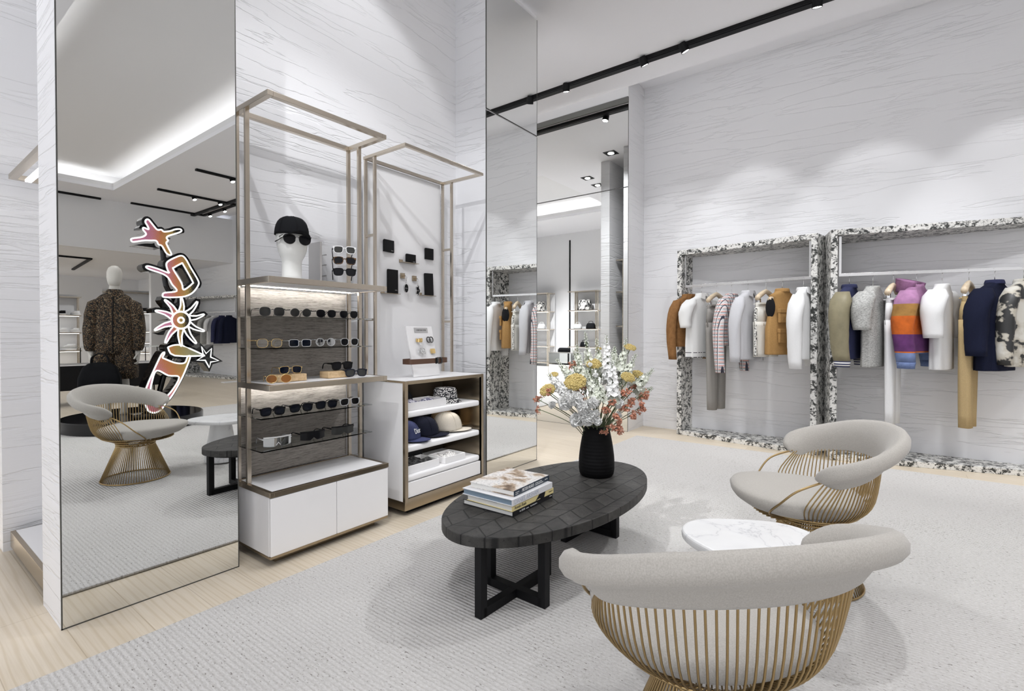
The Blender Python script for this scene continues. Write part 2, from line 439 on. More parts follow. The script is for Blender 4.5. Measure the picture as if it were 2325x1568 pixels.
def mirror(name, label, frame_lines, quad, mat='mirror', xpl=True):
    """sheet mirror with a thin dark edge; quad = (a0,a1,z0,z1) along the wall"""
    t = thing(name, label, 'mirror', group=None)
    return t
def sheet_x(label, x, y0,y1,z0,z1, mat):
    t = thing('wall_mirror', label, 'mirror', (x,(y0+y1)/2,z0))
    h=(y1-y0)/2; H=z1-z0
    MB().box(-.006,.0,-h+.004,h-.004,.004,H-.002).build('mirror_sheet', M[mat], t)
    e=MB().box(-.006,.001,-h,-h+.004,0,H).box(-.006,.001,h-.004,h,0,H).box(-.006,.001,-h,h,0,.005)
    e.build('edge_trim', M['seam'], t); return t
def sheet_y(label, y, x0,x1,z0,z1, mat):
    t = thing('wall_mirror', label, 'mirror', ((x0+x1)/2,y,z0))
    h=(x1-x0)/2; H=z1-z0
    MB().box(-h+.003,h-.003,0,.006,.003,H-.003).build('mirror_sheet', M[mat], t)
    MB().box(-h,-h+.003,-.001,.006,0,H).box(h-.003,h,-.001,.006,0,H).box(-h,h,-.001,.006,0,.003).box(-h,h,-.001,.006,H-.003,H).build('edge_trim', M['seam'], t); return t
sheet_x('tall full height mirror on the wall fin left of the sunglasses shelves', MX, .50,1.19,0,CZ, 'mirror')
sheet_x('lower narrow mirror on the column right of the cap shelves, reflecting a stone frame', MX, 3.16,3.90,0,3.03, 'mirror_bright')
sheet_x('upper narrow mirror panel on the column, above the joint and under the ceiling', MX, 3.16,3.90,3.04,4.12, 'mirror_bright')
sheet_y('wide lower mirror on the back pier behind the flowers', 5.67, -9.8,-2.53,0,2.957, 'mirror_bright')
sheet_y('wide upper mirror panel on the back pier, above the joint and under the dark reveal', 5.67, -9.8,-2.53,2.963,3.972, 'mirror_bright')

# rug
rg = MB().box(-2.33,3.4,-2.8,5.47,0.001,.014).build('area_rug', M['rug'], bevel=.005)
tag(rg, 'large ribbed pale grey wool rug with dark flecks under the chairs and table', 'rug')

# ------------------------------------------------------------------ ceiling tracks and lamps
def track(label, p0, p1, z, w=.10, mat='black'):
    d = Vector((p1[0]-p0[0], p1[1]-p0[1], 0)); L = d.length; a = math.atan2(d.y, d.x)
    t = thing('ceiling_track', label, 'track light', (p0[0],p0[1],z), a)
    MB().box(0,L,-w/2,w/2,-.035,.0).build('channel', M[mat], t)
    MB().box(0,L,-w/2+.02,w/2-.02,-.04,-.035).build('conductor', M[mat], t)
    return t
def spot_head(label, x,y,z, aim, group, r=.042, emit_face=True):
    t = thing('track_spotlight', label, 'spotlight', (x,y,z), 0, group)
    d = Vector(aim).normalized(); q = d.to_track_quat('-Z','Y').to_matrix().to_4x4()
    Mx = T(0,0,-.045) @ q
    MB().lathe([(0,.05),(r*.8,.05),(r,.03),(r,-.045),(r*.9,-.045),(r*.86,-.036),(0,-.036)], 20, Mx, cap=False).build('barrel', M['black'], t, auto=40)
    MB().lathe([(0,-.038),(r*.85,-.038),(r*.85,-.041),(0,-.041)], 20, Mx, cap=False).build('lamp_face', M['lamp'], t)
    MB().box(-.012,.012,-.012,.012,-.04,-.02).build('stem', M['black'], t)
    return t
def lamp_spot(loc, aim, power, size=60, blend=.5, rad=.03, col=(.97,.98,1.0)):
    l = bpy.data.lights.new('spot_lamp','SPOT'); l.energy = power; l.spot_size = R(size); l.spot_blend = blend; l.shadow_soft_size = rad; l.color = col
    o = bpy.data.objects.new('spot_lamp', l); COL.objects.link(o); o.location = loc
    o.rotation_euler = Vector(aim).to_track_quat('-Z','Y').to_euler(); o.visible_glossy = True
    return o
TZ = CZ
track('long black ceiling track running along the back clothing wall', (-9,5.2), (9,5.2), TZ)
hd = [(-3.09,(-.1,.25,-1),'track spotlight beside the mirrored column, leftmost on the long track'),
      (-2.13,(.25,.5,-1),'third spotlight from the right on the long ceiling track'),
      (-1.70,(.35,.4,-1),'second spotlight from the right on the long ceiling track'),
      (-.53,(-.1,.3,-1),'spotlight on the long ceiling track nearest the top edge of the photo')]
for x,a,lb in hd: spot_head(lb, x, 5.15, TZ-.01, a, 'spotlights on the long black track')
# ------------------------------------------------------------------ sunglasses shelf unit (front plane x = -2.50)
def frame_rect_z(mb, x0,x1,y0,y1,z0,z1,w):
    mb.box(x0,x1,y0,y0+w,z0,z1).box(x0,x1,y1-w,y1,z0,z1).box(x0,x0+w,y0+w,y1-w,z0,z1).box(x1-w,x1,y0+w,y1-w,z0,z1); return mb
U1 = (-2.88,1.272); FX = -2.50
u1 = thing('display_shelf_unit', 'metal framed shelf unit with low white cupboard and rows of sunglasses', 'shelf unit', (-2.69,1.645,0))
ox,oy = -2.69,1.645
def L1(x): return x-ox
def B1(mb, x0,x1,y0,y1,z0,z1): return mb.box(x0-ox,x1-ox,y0-oy,y1-oy,z0,z1)
Y0,Y1 = 1.272,2.015
# plinth, cupboard, doors
B1(MB(),-2.86,-2.565,1.33,1.965,0,.045).build('plinth', M['bronze'], u1)
B1(MB(),-2.88,FX,Y0,Y1,.045,.058).build('base_rail', M['bronze'], u1)
B1(MB(),-2.88,FX-.012,Y0,Y1-.0,.058,.362).build('cupboard_body', M['white_gloss'], u1, bevel=.002)
for a,c in ((Y0+.001,1.6515),(1.6545,Y1-.001)):
    B1(MB(),FX-.012,FX+.006,a,c,.06,.358).build('cupboard_door', M['white_gloss'], u1, bevel=.003)
b = MB(); frame_rect_z(b, -2.88-ox,FX+.008-ox,Y0-.003-oy,Y1+.003-oy,.362,.388,.022); b.build('top_trim', M['bronze'], u1, bevel=.0015)
B1(MB(),-2.86,FX-.012,Y0+.018,Y1-.018,.364,.3855).build('cupboard_top', M['white_leather'], u1)
# posts
for x in (-2.868,-2.752):
    for y in (1.286,1.996):
        B1(MB(),x-.009,x+.009,y-.011,y+.011,.388,2.40).build('post', M['brass'], u1, bevel=.001)
b = MB(); frame_rect_z(b, -2.88-ox,FX-ox,Y0-oy,Y1-oy,2.397,2.424,.03); b.build('top_frame', M['brass'], u1, bevel=.0015)
# two thick shelves: metal edge, pale board, led bar below
for z,nm in ((1.488,'upper'),(.932,'lower')):
    s = frame_rect_z(MB(), -2.88-ox,FX-ox,Y0-oy,Y1-oy,z-.03,z,.026).build('shelf_board', M['brass'], u1, bevel=.001)
    B1(MB(),-2.858,FX-.02,Y0+.02,Y1-.02,z-.026,z-.0015).build('shelf_top', M['white_leather'], s)
    B1(MB(),-2.84,-2.832,Y0+.03,Y1-.03,z-.029,z-.0262).build('led_bar', M['led_shelf'], s)
# textile back panel and clear shelves
B1(MB(),-2.905,-2.885,1.292,1.985,.39,1.455).build('back_panel', M['grasscloth'], u1)
for z in (1.288,1.118,.748,.575):
    B1(MB(),-2.884,-2.62,1.29,1.992,z-.006,z).build('glass_shelf', M['glass_smoke'] if z<.6 else M['glass'], u1)

# ------------------------------------------------------------------ wallet wall unit with open cap cabinet
X2,Y2 = -2.71,2.545
u2 = thing('accessories_cabinet', 'metal framed white cabinet with three open cap shelves under a tall wallet wall', 'cabinet', (X2,Y2,0))
def B2(mb, x0,x1,y0,y1,z0,z1): return mb.box(x0-X2,x1-X2,y0-Y2,y1-Y2,z0,z1)
a,c = 2.155,2.937
B2(MB(),-2.92,-2.56,a+.07,c-.05,0,.04).build('plinth', M['black'], u2)
B2(MB(),-2.93,FX,a,c,.04,.098).build('base_skirt', M['bronze'], u2, bevel=.001)
B2(MB(),-2.93,FX-.004,a+.002,a+.02,.098,.872).build('side_panel', M['white_gloss'], u2)
b = B2(MB(),-2.93,FX,c-.022,c,.098,.872); b.build('side_panel', M['bronze'], u2)
B2(MB(),-2.93,-2.915,a+.02,c-.022,.098,.872).build('back_board', plain('cabinet_inside',(.07,.058,.046),.25,.6), u2)
b = MB(); B2(b,FX-.02,FX+.003,a,a+.026,.098,.884); B2(b,FX-.02,FX+.003,c-.022,c,.098,.884); B2(b,FX-.02,FX+.003,a+.026,c-.022,.862,.884); B2(b,-2.93,FX-.02,a-.001,a+.02,.872,.884); B2(b,FX-.02,FX+.003,a+.026,c-.022,.098,.116)
b.build('front_frame', M['bronze'], u2, bevel=.001)
B2(MB(),-2.93,FX-.008,a+.01,c-.012,.868,.8855).build('cabinet_top', M['white_leather'], u2)
for z in (.682,.455,.262):
    q = B2(MB(),-2.915,FX-.012,a+.03,c-.026,z-.042,z).build('cap_shelf', M['white_leather'], u2, bevel=.014, seg=3)
    if z > .3: B2(MB(),-2.60,-2.58,a+.05,c-.04,z-.046,z-.0421).build('led_bar', M['led_soft'], q)
B2(MB(),-2.60,-2.58,a+.05,c-.04,.858,.862).build('led_bar', M['led_soft'], u2)
B2(MB(),-2.91,FX-.006,a+.03,c-.026,.118,.216).build('drawer', M['white_gloss'], u2, bevel=.002)
for x in (-2.915,-2.815):
    for y in (2.168,2.918):
        B2(MB(),x-.008,x+.008,y-.01,y+.01,.886,2.40).build('post', M['brass'], u2, bevel=.001)
b = MB(); frame_rect_z(b, -2.925-X2,FX+.01-X2,a-Y2,2.930-Y2,2.40,2.42,.024); b.build('top_frame', M['brass'], u2, bevel=.001)
for y in (2.168,2.918):
    for z in (1.87,1.29): B2(MB(),-2.908,-2.822,y-.008,y+.008,z-.008,z+.008).build('cross_bar', M['brass'], u2)
B2(MB(),-2.965,-2.93,2.18,2.905,.886,2.398).build('back_panel', M['white_leather'], u2)

# ------------------------------------------------------------------ plinth and lit shelf frame in the niche on the far left
t = thing('display_plinth', 'low white display platform with bronze edge in the niche behind the fin', 'platform', (-3.40,.86,0))
MB().box(-.40,.40,-.30,.33,.0,.03).build('base', M['black'], t)
MB().box(-.43,.40,-.345,.32,.03,.115).build('edge_band', M['bronze'], t, bevel=.002)
MB().box(-.41,.39,-.325,.31,.115,.119).build('top_board', M['white_leather'], t)
t = thing('lit_shelf_frame', 'metal hanging frame with a glowing light bar on the far left above the white platform', 'shelf frame', (-3.40,.86,0))
b = frame_rect_z(MB(), -.36,.42,-.345,.33,2.02,2.045,.03); b.build('top_frame', M['brass'], t)
MB().box(-.30,.40,-.29,-.265,2.008,2.02).build('light_bar', M['led'], t)
for x in (-.34,.40): MB().box(x-.01,x+.01,.30,.32,.119,2.02).build('post', M['brass'], t)
# ------------------------------------------------------------------ sunglasses
def lens_outline(kind, w, h, n=28):
    pts = []
    for i in range(n):
        a = 2*PI*i/n; c, s = math.cos(a), math.sin(a)
        if kind == 'round': x, y = c, s
        elif kind == 'square': x, y = sup(a, 4.2)
        elif kind == 'wayfarer':
            x, y = sup(a, 3.2); x *= 1 + .10*y; y += .06*x*(-1)
        elif kind == 'aviator':
            x, y = sup(a, 2.4); x *= 1 + .10*y; y -= .10*(1-abs(x))
        elif kind == 'panto': x, y = sup(a, 2.5); x *= 1 + .08*y
        elif kind == 'hex': x, y = sup(a, 3.0); x *= 1 - .05*abs(y)
        else: x, y = c, s
        pts.append((x*w/2, y*h/2))
    return pts
def make_glasses(label, group, kind='square', w=.052, h=.042, fr='acetate_black', ln='lens_black', thick=.0045, temple=None, bridge=.018, fold=0.0, shield=False):
    """faces -Y in its own frame... x right, z up; origin under the lenses; temples run to +Y"""
    t = thing('sunglasses', label, 'sunglasses', (0,0,0), 0, group)
    tm = M[temple or fr]; zc = h/2 + thick
    if shield:
        # one-piece wrap shield
        def fn(u, v):
            x = (u-.5)*.145; zz = (v-.5)*h; nose = max(0, 1-abs(x)/.02)
            if v < .5: zz += nose*.016*(1-2*v)
            k = 1 - .25*abs(2*u-1)**2.5 if v < .5 else 1
            return (x, .35*x*x*18*.5, zc + zz*k)
        MB().grid(fn, 24, 6).build('lens', M[ln], t, smooth=True)
        b = MB(); b.tube([fn(i/24, 1) for i in range(25)], .0042, 6); b.build('brow_bar', M[fr], t, smooth=True)
        if fr.startswith('acetate_clear'):
            MB().tube([(-.012,-.001,zc-.018),(0,-.001,zc-.002),(.012,-.001,zc-.018)], .0026, 6).build('nose_bridge', M[fr], t, smooth=True)
        xe, ye = .0725, .35*.0725**2*9
    else:
        b = MB()
        for sx in (-1,1):
            cx = sx*(w+bridge)/2
            ol = [(cx+sx*x, .0006*0 + .25*(cx+x*sx)**2, zc+y) for x,y in lens_outline(kind,w,h)]
            b.tube(ol, thick*.62, 6, closed=True)
            l = MB(); k = len(ol); c0 = (cx, .25*cx*cx-.001, zc)
            l.add(ol+[c0], [(i,(i+1)%k,k) for i in range(k)]); l.build('lens', M[ln], t, smooth=True)
        zb = zc + h*.18
        b.tube(smooth_path([(-bridge/2-.002,0,zb-.002),(0,-.001,zb+.004),(bridge/2+.002,0,zb-.002)],4), thick*.6, 6)
        if kind == 'aviator': b.tube([(-bridge/2-.006,0,zc+h*.44),(bridge/2+.006,0,zc+h*.44)], thick*.45, 6)
        b.build('front_frame', M[fr], t, smooth=True)
        xe = w + bridge/2; ye = .25*xe*xe
        if thick > .003:
            for sx in (-1,1): MB().box(sx*xe-.006,sx*xe+.005,ye-.003,ye+.006,zc+h*.18,zc+h*.46).build('end_piece', M[fr], t, bevel=.001)
        else: xe += .003
    for sx in (-1,1):
        p = [(sx*xe,ye,zc+h*.32),(sx*(xe+.003),ye+.05,zc+h*.31),(sx*(xe-.001),ye+.10,zc+h*.27),(sx*(xe-.005),ye+.125,zc-.0),(sx*(xe-.007),ye+.137,zc-.022)]
        th = max(thick*.62,.0018)
        MB().tube(smooth_path(p,4), [th*1.5]*5+[th]*(4*4+1-5), 6).build('temple', tm, t, smooth=True)
    return t
FACE = R(90-18)   # front of the frames looks to +X and a little towards the entrance
def put_glasses(items, grp):
    for kw, lab, loc, rz, tilt in items:
        t = make_glasses(lab, grp, **kw); t.location = loc; t.rotation_euler = (tilt,0,rz)
RZG = R(90)
row1 = 'sunglasses on the upper glass shelf'
z = 1.2885
put_glasses([
 (dict(kind='hex',w=.056,h=.046,fr='gunmetal',ln='lens_grey',thick=.0026), 'large dark hexagonal sunglasses at the left end of the upper glass shelf', (-2.665,1.375,z), RZG-.1, 0),
 (dict(kind='round',w=.049,h=.045,fr='gunmetal',ln='lens_grey',thick=.0026), 'round grey lens sunglasses, second from left on the upper glass shelf', (-2.665,1.54,z), RZG-.1, 0),
 (dict(kind='panto',w=.050,h=.043,fr='acetate_black',ln='lens_black',thick=.003), 'black panto sunglasses, third from left on the upper glass shelf', (-2.665,1.70,z), RZG-.1, 0),
 (dict(kind='aviator',w=.050,h=.044,fr='gunmetal',ln='lens_black',thick=.0028), 'double bridge dark sunglasses at the right end of the upper glass shelf', (-2.665,1.855,z), RZG-.1, 0)], row1)
z = 1.1185; row2 = 'sunglasses on the second glass shelf'
put_glasses([
 (dict(kind='hex',w=.056,h=.046,fr='gold',ln='lens_clear',thick=.0022), 'pale tinted sunglasses with fine metal rims, left end of the second glass shelf', (-2.665,1.36,z), RZG-.1, 0),
 (dict(kind='square',w=.053,h=.040,fr='acetate_clear',ln='lens_blue',thick=.003), 'clear framed square sunglasses with dark blue lenses on the second glass shelf', (-2.665,1.535,z), RZG-.1, 0),
 (dict(kind='round',w=.050,h=.046,fr='acetate_clear',ln='lens_silver',thick=.003), 'round sunglasses with silver mirrored lenses on the second glass shelf', (-2.665,1.695,z), RZG-.1, 0),
 (dict(kind='panto',w=.049,h=.044,fr='acetate_clear',ln='lens_black',thick=.003), 'clear framed round sunglasses with black lenses, right end of the second glass shelf', (-2.665,1.86,z), RZG-.1, 0)], row2)
for lab, y0, x0, ln in (('pale wooden riser block on the left of the lower board', 1.465, -2.665, .165),('pale wooden riser block on the right of the lower board', 1.765, -2.665, .165)):
    tag(MB().box(-.045,.045,-ln/2,ln/2,0,.038).build('riser_block', M['wood'], None, bevel=.002), lab, 'display block', 'wooden riser blocks').location = (x0,y0,.9325)
z = .9325; rowB = 'sunglasses on the lower board'
put_glasses([
 (dict(kind='wayfarer',w=.050,h=.040,fr='gold',ln='lens_blue',thick=.0022,temple='gold'), 'rimless dark lens sunglasses standing on the left wooden block', (-2.66,1.475,z+.039), RZG-.15, 0),
 (dict(kind='round',w=.052,h=.044,fr='gold',ln='lens_brown',thick=.0022,temple='gold'), 'amber brown lens sunglasses lying in front of the left wooden block', (-2.58,1.365,z), RZG-.35, 0),
 (dict(kind='wayfarer',w=.055,h=.046,fr='acetate_black',ln='lens_black',thick=.005), 'chunky black sunglasses standing on the right wooden block', (-2.655,1.80,z+.039), RZG-.1, 0),
 (dict(kind='wayfarer',w=.052,h=.042,fr='acetate_navy',ln='lens_grey',thick=.005), 'black sunglasses standing right of the right wooden block on the board', (-2.58,1.845,z), RZG-.35, 0)], rowB)
z = .7485; row3 = 'sunglasses on the third glass shelf'
put_glasses([(dict(kind='wayfarer',w=.054,h=.043,fr='acetate_black' if i<3 else 'acetate_clear',ln='lens_blue' if i<3 else 'lens_black',thick=.0046,temple='acetate_black'),
   ('black square sunglasses at the left end of the third glass shelf','black square sunglasses, second from left on the third glass shelf','black square sunglasses, third from left on the third glass shelf','clear grey framed sunglasses at the right end of the third glass shelf')[i],
   (-2.665,(1.375,1.54,1.70,1.86)[i],z), RZG-.1, 0) for i in range(4)], row3)
z = .5755; row4 = 'shield sunglasses on the smoked shelf'
put_glasses([
 (dict(h=.052,fr='acetate_clear',ln='lens_silver',shield=True), 'silver mirrored wrap shield sunglasses with white bridge on the smoked lower shelf', (-2.655,1.40,z), RZG-.15, 0),
 (dict(h=.050,fr='acetate_black',ln='lens_black',shield=True), 'black shield sunglasses in the middle of the smoked lower shelf', (-2.655,1.61,z), RZG-.1, 0),
 (dict(h=.050,fr='acetate_black',ln='lens_grey',shield=True), 'black shield sunglasses at the right end of the smoked lower shelf', (-2.655,1.81,z), RZG-.1, 0)], row4)
# display stand with three pairs
st = thing('eyewear_stand', 'slim grey panel stand holding three pairs of sunglasses on the upper board', 'display stand', (-2.70,1.72,1.4885))
MB().box(-.06,.06,-.075,-.063,0,.24).build('side_panel', M['steel'], st)
MB().box(-.06,-.052,-.063,.115,0,.24).build('back_panel', plain('satin_panel',(.62,.62,.63),.3), st)
MB().box(-.06,.06,-.063,.115,0,.006).build('base', M['steel'], st)
MB().box(-.052,.0,.0,.006,.05,.056).box(-.052,.0,.0,.006,.115,.121).box(-.052,.0,.0,.006,.175,.181).build('peg', M['steel'], st)
for i,(zz,fr,ln,lb) in enumerate(((.175,'acetate_clear','lens_grey','clear framed sunglasses, topmost on the panel stand'),(.112,'tortoise','lens_black','tortoiseshell sunglasses, middle on the panel stand'),(.045,'acetate_black','lens_black','black sunglasses, lowest on the panel stand'))):
    t = make_glasses(lb, 'sunglasses on the panel stand', 'wayfarer', .052,.042, fr, ln, .0045, temple='acetate_black')
    t.location = (-2.575,1.765,1.4885+zz); t.rotation_euler = (R(-6),0,R(62))
# head form, cap, aviators
hd_t = thing('head_form', 'white frosted head form wearing a black cap and aviators on the upper board', 'head form', (-2.67,1.49,1.4885), R(90-14))
def hsec(z, rx, ry, cy=0, p=2.2): return [(rx*sup(2*PI*j/28,p)[0], cy+ry*sup(2*PI*j/28,p)[1], z) for j in range(28)]
pm = NT('frosted_white'); pm.set(Base_Color=(.80,.80,.77), Roughness=.5, Subsurface_Weight=.25, Subsurface_Radius=(.05,.05,.05))
MB().loft([hsec(0,.052,.052),hsec(.03,.051,.051),hsec(.09,.050,.050),hsec(.115,.052,.054,-.003),hsec(.135,.062,.070,-.012),hsec(.16,.070,.086,-.014),hsec(.19,.076,.094,-.010),hsec(.22,.079,.098,-.006),hsec(.25,.080,.098,-.002),hsec(.29,.074,.092,0),hsec(.325,.055,.07,0),hsec(.345,.02,.03,0)]).build('head_and_neck', pm.m, hd_t, smooth=True)
nb = MB()
nb.loft([[(x*k,y,zq) for x,y in ((-.012,-.075),(0,-.075-d),(.012,-.075),(0,-.06))] for k,d,zq in ((.5,.02,.235),(.8,.028,.21),(1.1,.036,.192),(.8,.022,.183))]).build('nose', pm.m, hd_t, smooth=True)
# ------------------------------------------------------------------ caps, hats, wallets, rings
def make_cap(label, mat, group=None, w=.088, d=.105, h=.115, brim=.075, droop=.13, tip=.10):
    """brim towards -Y, origin at the rim plane"""
    t = thing('baseball_cap', label, 'cap', (0,0,0), 0, group)
    def sec(k):
        a = k*PI/2; r = math.cos(a)**.62 if k < 1 else 0.001; zz = h*math.sin(a)**.95
        return [(w*r*math.cos(2*PI*j/36)*(1+.012*math.cos(6*2*PI*j/36+.5)), d*r*math.sin(2*PI*j/36)*(1+.012*math.cos(6*2*PI*j/36+.5)) + .008*k, zz) for j in range(36)]
    b = MB(); b.loft([sec(k) for k in (0,.08,.2,.34,.5,.64,.78,.88,.95,.995)], cap=False)
    b.build('crown', mat, t, smooth=True).modifiers.new('solid','SOLIDIFY').thickness = .002
    def fn(u, v):
        a = PI + PI*u; ex = w*.99*math.cos(a); ey = d*.99*math.sin(a)
        f = v*(math.sin(PI*u))**.55
        x = ex*(1-.05*v); y = ey - brim*f
        z = .006 - droop*abs(x)**2/w*.9 - f*brim*tip
        return (x,y,z)
    o = MB().grid(fn, 28, 8).build('brim', mat, t, smooth=True); so = o.modifiers.new('solid','SOLIDIFY'); so.thickness = .004; so.offset = 0
    MB().sphere((0,.008,h+.001), .007, 10, 6, (1,1,.6)).build('top_button', mat, t, smooth=True)
    s = MB()
    for j in range(6):
        an = 2*PI*(j+.5)/6
        s.tube([(w*(math.cos(k*PI/2)**.62)*1.012*math.cos(an), d*(math.cos(k*PI/2)**.62)*1.012*math.sin(an)+.008*k, h*math.sin(k*PI/2)**.95+.0006) for k in (0.02,.15,.3,.45,.6,.75,.88,.96)], .0012, 4)
    s.build('seams', mat, t)
    return t
M['cap_black'] = fabric('cotton_black', (.006,.0065,.008), .1, 200)
M['cap_navy'] = fabric('cotton_navy', (.055,.065,.15), .15, 200)
M['cap_dark'] = fabric('cotton_dark_navy', (.012,.014,.028), .15, 200)
M['cap_cream'] = fabric('cotton_cream', (.76,.70,.60), .06, 200)
M['cap_reflection'] = fabric('reflected_cap_tan', (.62,.44,.25), .1, 200)
M['thread_white'] = plain('thread_white', (.82,.82,.82), .7)
c = make_cap('black cotton cap on the white head form', M['cap_black'], None, .088,.104,.105,.078,.62,-.06)
c.location = (-2.667,1.489,1.4885+.252); c.rotation_euler = (R(3),0,R(76))
text('emblem', 'CD', .022, M['thread_white'], c, T(.070,-.071,.046) @ RZ(R(48)) @ RX(R(76)), .0006, 'CENTER', xs=.8)
g = make_glasses('dark aviator sunglasses on the nose of the white head form', None, 'aviator', .062,.052,'gunmetal','lens_black',.0022, bridge=.018)
g.location = (-2.570,1.466,1.4885+.190); g.rotation_euler = (0,0,R(76))
c = make_cap('slate blue cap with white gothic lettering, left on the middle shelf', M['cap_navy'], None, .088,.105,.12); c.location=(-2.655,2.295,.474); c.rotation_euler=(0,0,R(118))
text('lettering', 'Dior', .052, M['thread_white'], c, T(-.02,-.094,.058) @ RZ(R(-10)) @ RX(R(68)), .0008, 'CENTER', xs=.75)
c = make_cap('dark navy cap in the middle of the middle shelf', M['cap_dark'], None, .092,.112,.125); c.location=(-2.665,2.47,.474); c.rotation_euler=(0,0,R(140))
c = make_cap('cream cap with a curved brim, right on the middle shelf', M['cap_cream'], None, .09,.11,.125); c.location=(-2.665,2.715,.474); c.rotation_euler=(0,0,R(142))
c = make_cap('tan cap copy standing in for a reflection, back right corner of the middle shelf', M['cap_reflection'], None, .088,.105,.12); c.location=(-2.80,2.80,.474); c.rotation_euler=(0,0,R(150))  # added cap stands for the reflection in the bronze cabinet side
# bucket hat with a small black and white weave
n = NT('bucket_weave'); v = n.obj(); s = n.sep(v)
a = n.math('ARCTAN2', s[1], s[0]); vv = n.comb(n.math('MULTIPLY',a,7.0), n.math('MULTIPLY',s[2],85.0), 0)
f = n.vor(vv, 1.15, 'F1', 0, .55)
n.set(Base_Color=n.ramp(f,[(.40,(.78,.77,.75)),(.47,(.02,.02,.025))]), Roughness=.8); M['bucket'] = n.m
t = thing('bucket_hat', 'black and white patterned bucket hat on the top open shelf', 'hat', (-2.66,2.685,.683))
MB().lathe([(.001,.108),(.055,.108),(.076,.103),(.084,.09),(.092,.03),(.10,.022),(.122,.004),(.1225,.001),(.119,.003),(.098,.019),(.09,.026)], 40, cap=False).build('crown', M['bucket'], t, auto=50)
MB().lathe([(.0925,.033),(.0945,.033),(.0945,.028),(.0925,.028)], 40, cap=False).build('hat_band', M['cap_black'], t)
c = make_cap('black cap at the back left of the top open shelf', M['cap_black'], None, .088,.105,.105); c.location=(-2.80,2.36,.696); c.rotation_euler=(0,0,R(120))

# trays with folded scarves
def tray(label, loc, w, d, scarf, h=.04, bm='white_leather', grp='scarf trays'):
    t = thing('display_tray', label, 'tray', loc, 0, grp); b = MB()
    b.box(-d/2,d/2,-w/2,w/2,0,.006).box(-d/2,-d/2+.006,-w/2,w/2,.006,h).box(d/2-.006,d/2,-w/2,w/2,.006,h).box(-d/2+.006,d/2-.006,-w/2,-w/2+.006,.006,h).box(-d/2+.006,d/2-.006,w/2-.006,w/2,.006,h)
    b.build('tray_body', M[bm], t, bevel=.001); return t
def scarf(label, loc, w, d, mat, h=.05, seed=0):
    rnd = random.Random(seed); p = [rnd.uniform(0,6) for _ in range(4)]
    def fn(u,v):
        x=(u-.5)*d; y=(v-.5)*w; e = min(1,(1-abs(2*u-1))*6)*min(1,(1-abs(2*v-1))*6)
        return (x,y,.007+ (h-.012)*e*(.62+.22*math.sin(9*u+p[0]+3*v)+.2*math.sin(13*v+p[1])*math.sin(5*u+p[2])))
    o = MB().grid(fn, 22, 26).build('folded_scarf', mat, None, smooth=True); o.location = loc
    return tag(o, label, 'scarf')
def speck(name, c0, c1, sc=70, lo=.45, hi=.55):
    n = NT(name); f = n.noise(n.obj(), sc, 3, .6); n.set(Base_Color=n.ramp(f,[(lo,c0),(hi,c1)]), Roughness=.85); return n.m
tray('long grey tray holding a blue white scarf on the top open shelf', (-2.63,2.39,.683), .37,.18,None,.05,'white_gloss')
scarf('crumpled blue and white scarf lying in the long tray', (-2.63,2.39,.684), .34,.155, speck('scarf_blue',(.05,.05,.12),(.55,.54,.60)), .062, 1)
tray('white tray holding a black scarf, left on the bottom open shelf', (-2.63,2.355,.263), .29,.19,None,.052)
scarf('crumpled black scarf in the left bottom tray', (-2.63,2.355,.264), .26,.165, speck('scarf_black',(.008,.008,.009),(.06,.06,.06),40), .072, 2)
tray('white tray holding a black and white scarf, right on the bottom open shelf', (-2.61,2.655,.263), .21,.17,None,.045)
scarf('patterned black and white scarf in the right bottom tray', (-2.61,2.655,.264), .19,.145, speck('scarf_mono',(.02,.02,.02),(.78,.77,.76),85,.40,.46), .06, 3)
t = tray('small dark lidless box behind the left bottom tray', (-2.80,2.46,.263), .16,.10,None,.085,'black', None)

# wallets on their ledges
M['wallet'] = plain('black_leather', (.006,.006,.0065), .55, spec=.2)
def wallet(label, y, z, w, h, rz=0, ledge=True, tilt=0, mark=True, fold=False):
    t = thing('wallet', label, 'wallet', (-2.918,y,z), rz, 'black wallets on the white wall')
    MB().box(.0,.012,-w/2,w/2,0,h).build('front_cover', M['wallet'], t, bevel=.002)
    MB().box(-.009,-.001,-w/2+.004,w/2-(.0 if not fold else -.010),0.0+.001,h-.003).build('back_cover', M['wallet'], t, bevel=.002)
    if mark: text('metal_mark', 'DIOR', .009, M['steel'], t, T(.0125,w*.28,h*.14) @ RZ(R(90)) @ RX(R(90)), .0003, 'CENTER')
    t.rotation_euler = (tilt,0,rz)
    return t
def ledge(label, y, z, w):
    t = thing('wallet_ledge', label, 'ledge', (-2.93,y,z), 0, 'small bronze wallet ledges')
    MB().box(0,.045,-w/2,w/2,-.003,0).build('shelf_plate', M['bronze'], t)
    MB().box(0,.003,-w/2,-w/2+.035,-.003,.02).build('back_plate', M['bronze'], t)
    return t
wallet('black bifold wallet, top left on the white wall', 2.365,1.786,.098,.088, .1, fold=True)
wallet('small black card holder on the centre ledge', 2.575,1.730,.092,.066)
ledge('bronze ledge under the small black card holder', 2.555,1.7285,.16)
wallet('black bifold wallet, top right on the white wall', 2.765,1.778,.082,.088, -.05, mark=False, fold=True)
wallet('tall black long wallet on the left lower ledge', 2.40,1.488,.094,.175)
ledge('bronze ledge under the left long wallet', 2.378,1.4865,.15)
wallet('tall black long wallet, slightly tilted, on the right lower ledge', 2.765,1.494,.086,.175, 0, tilt=R(2.5), mark=False)
ledge('bronze ledge under the right long wallet', 2.74,1.4925,.15)
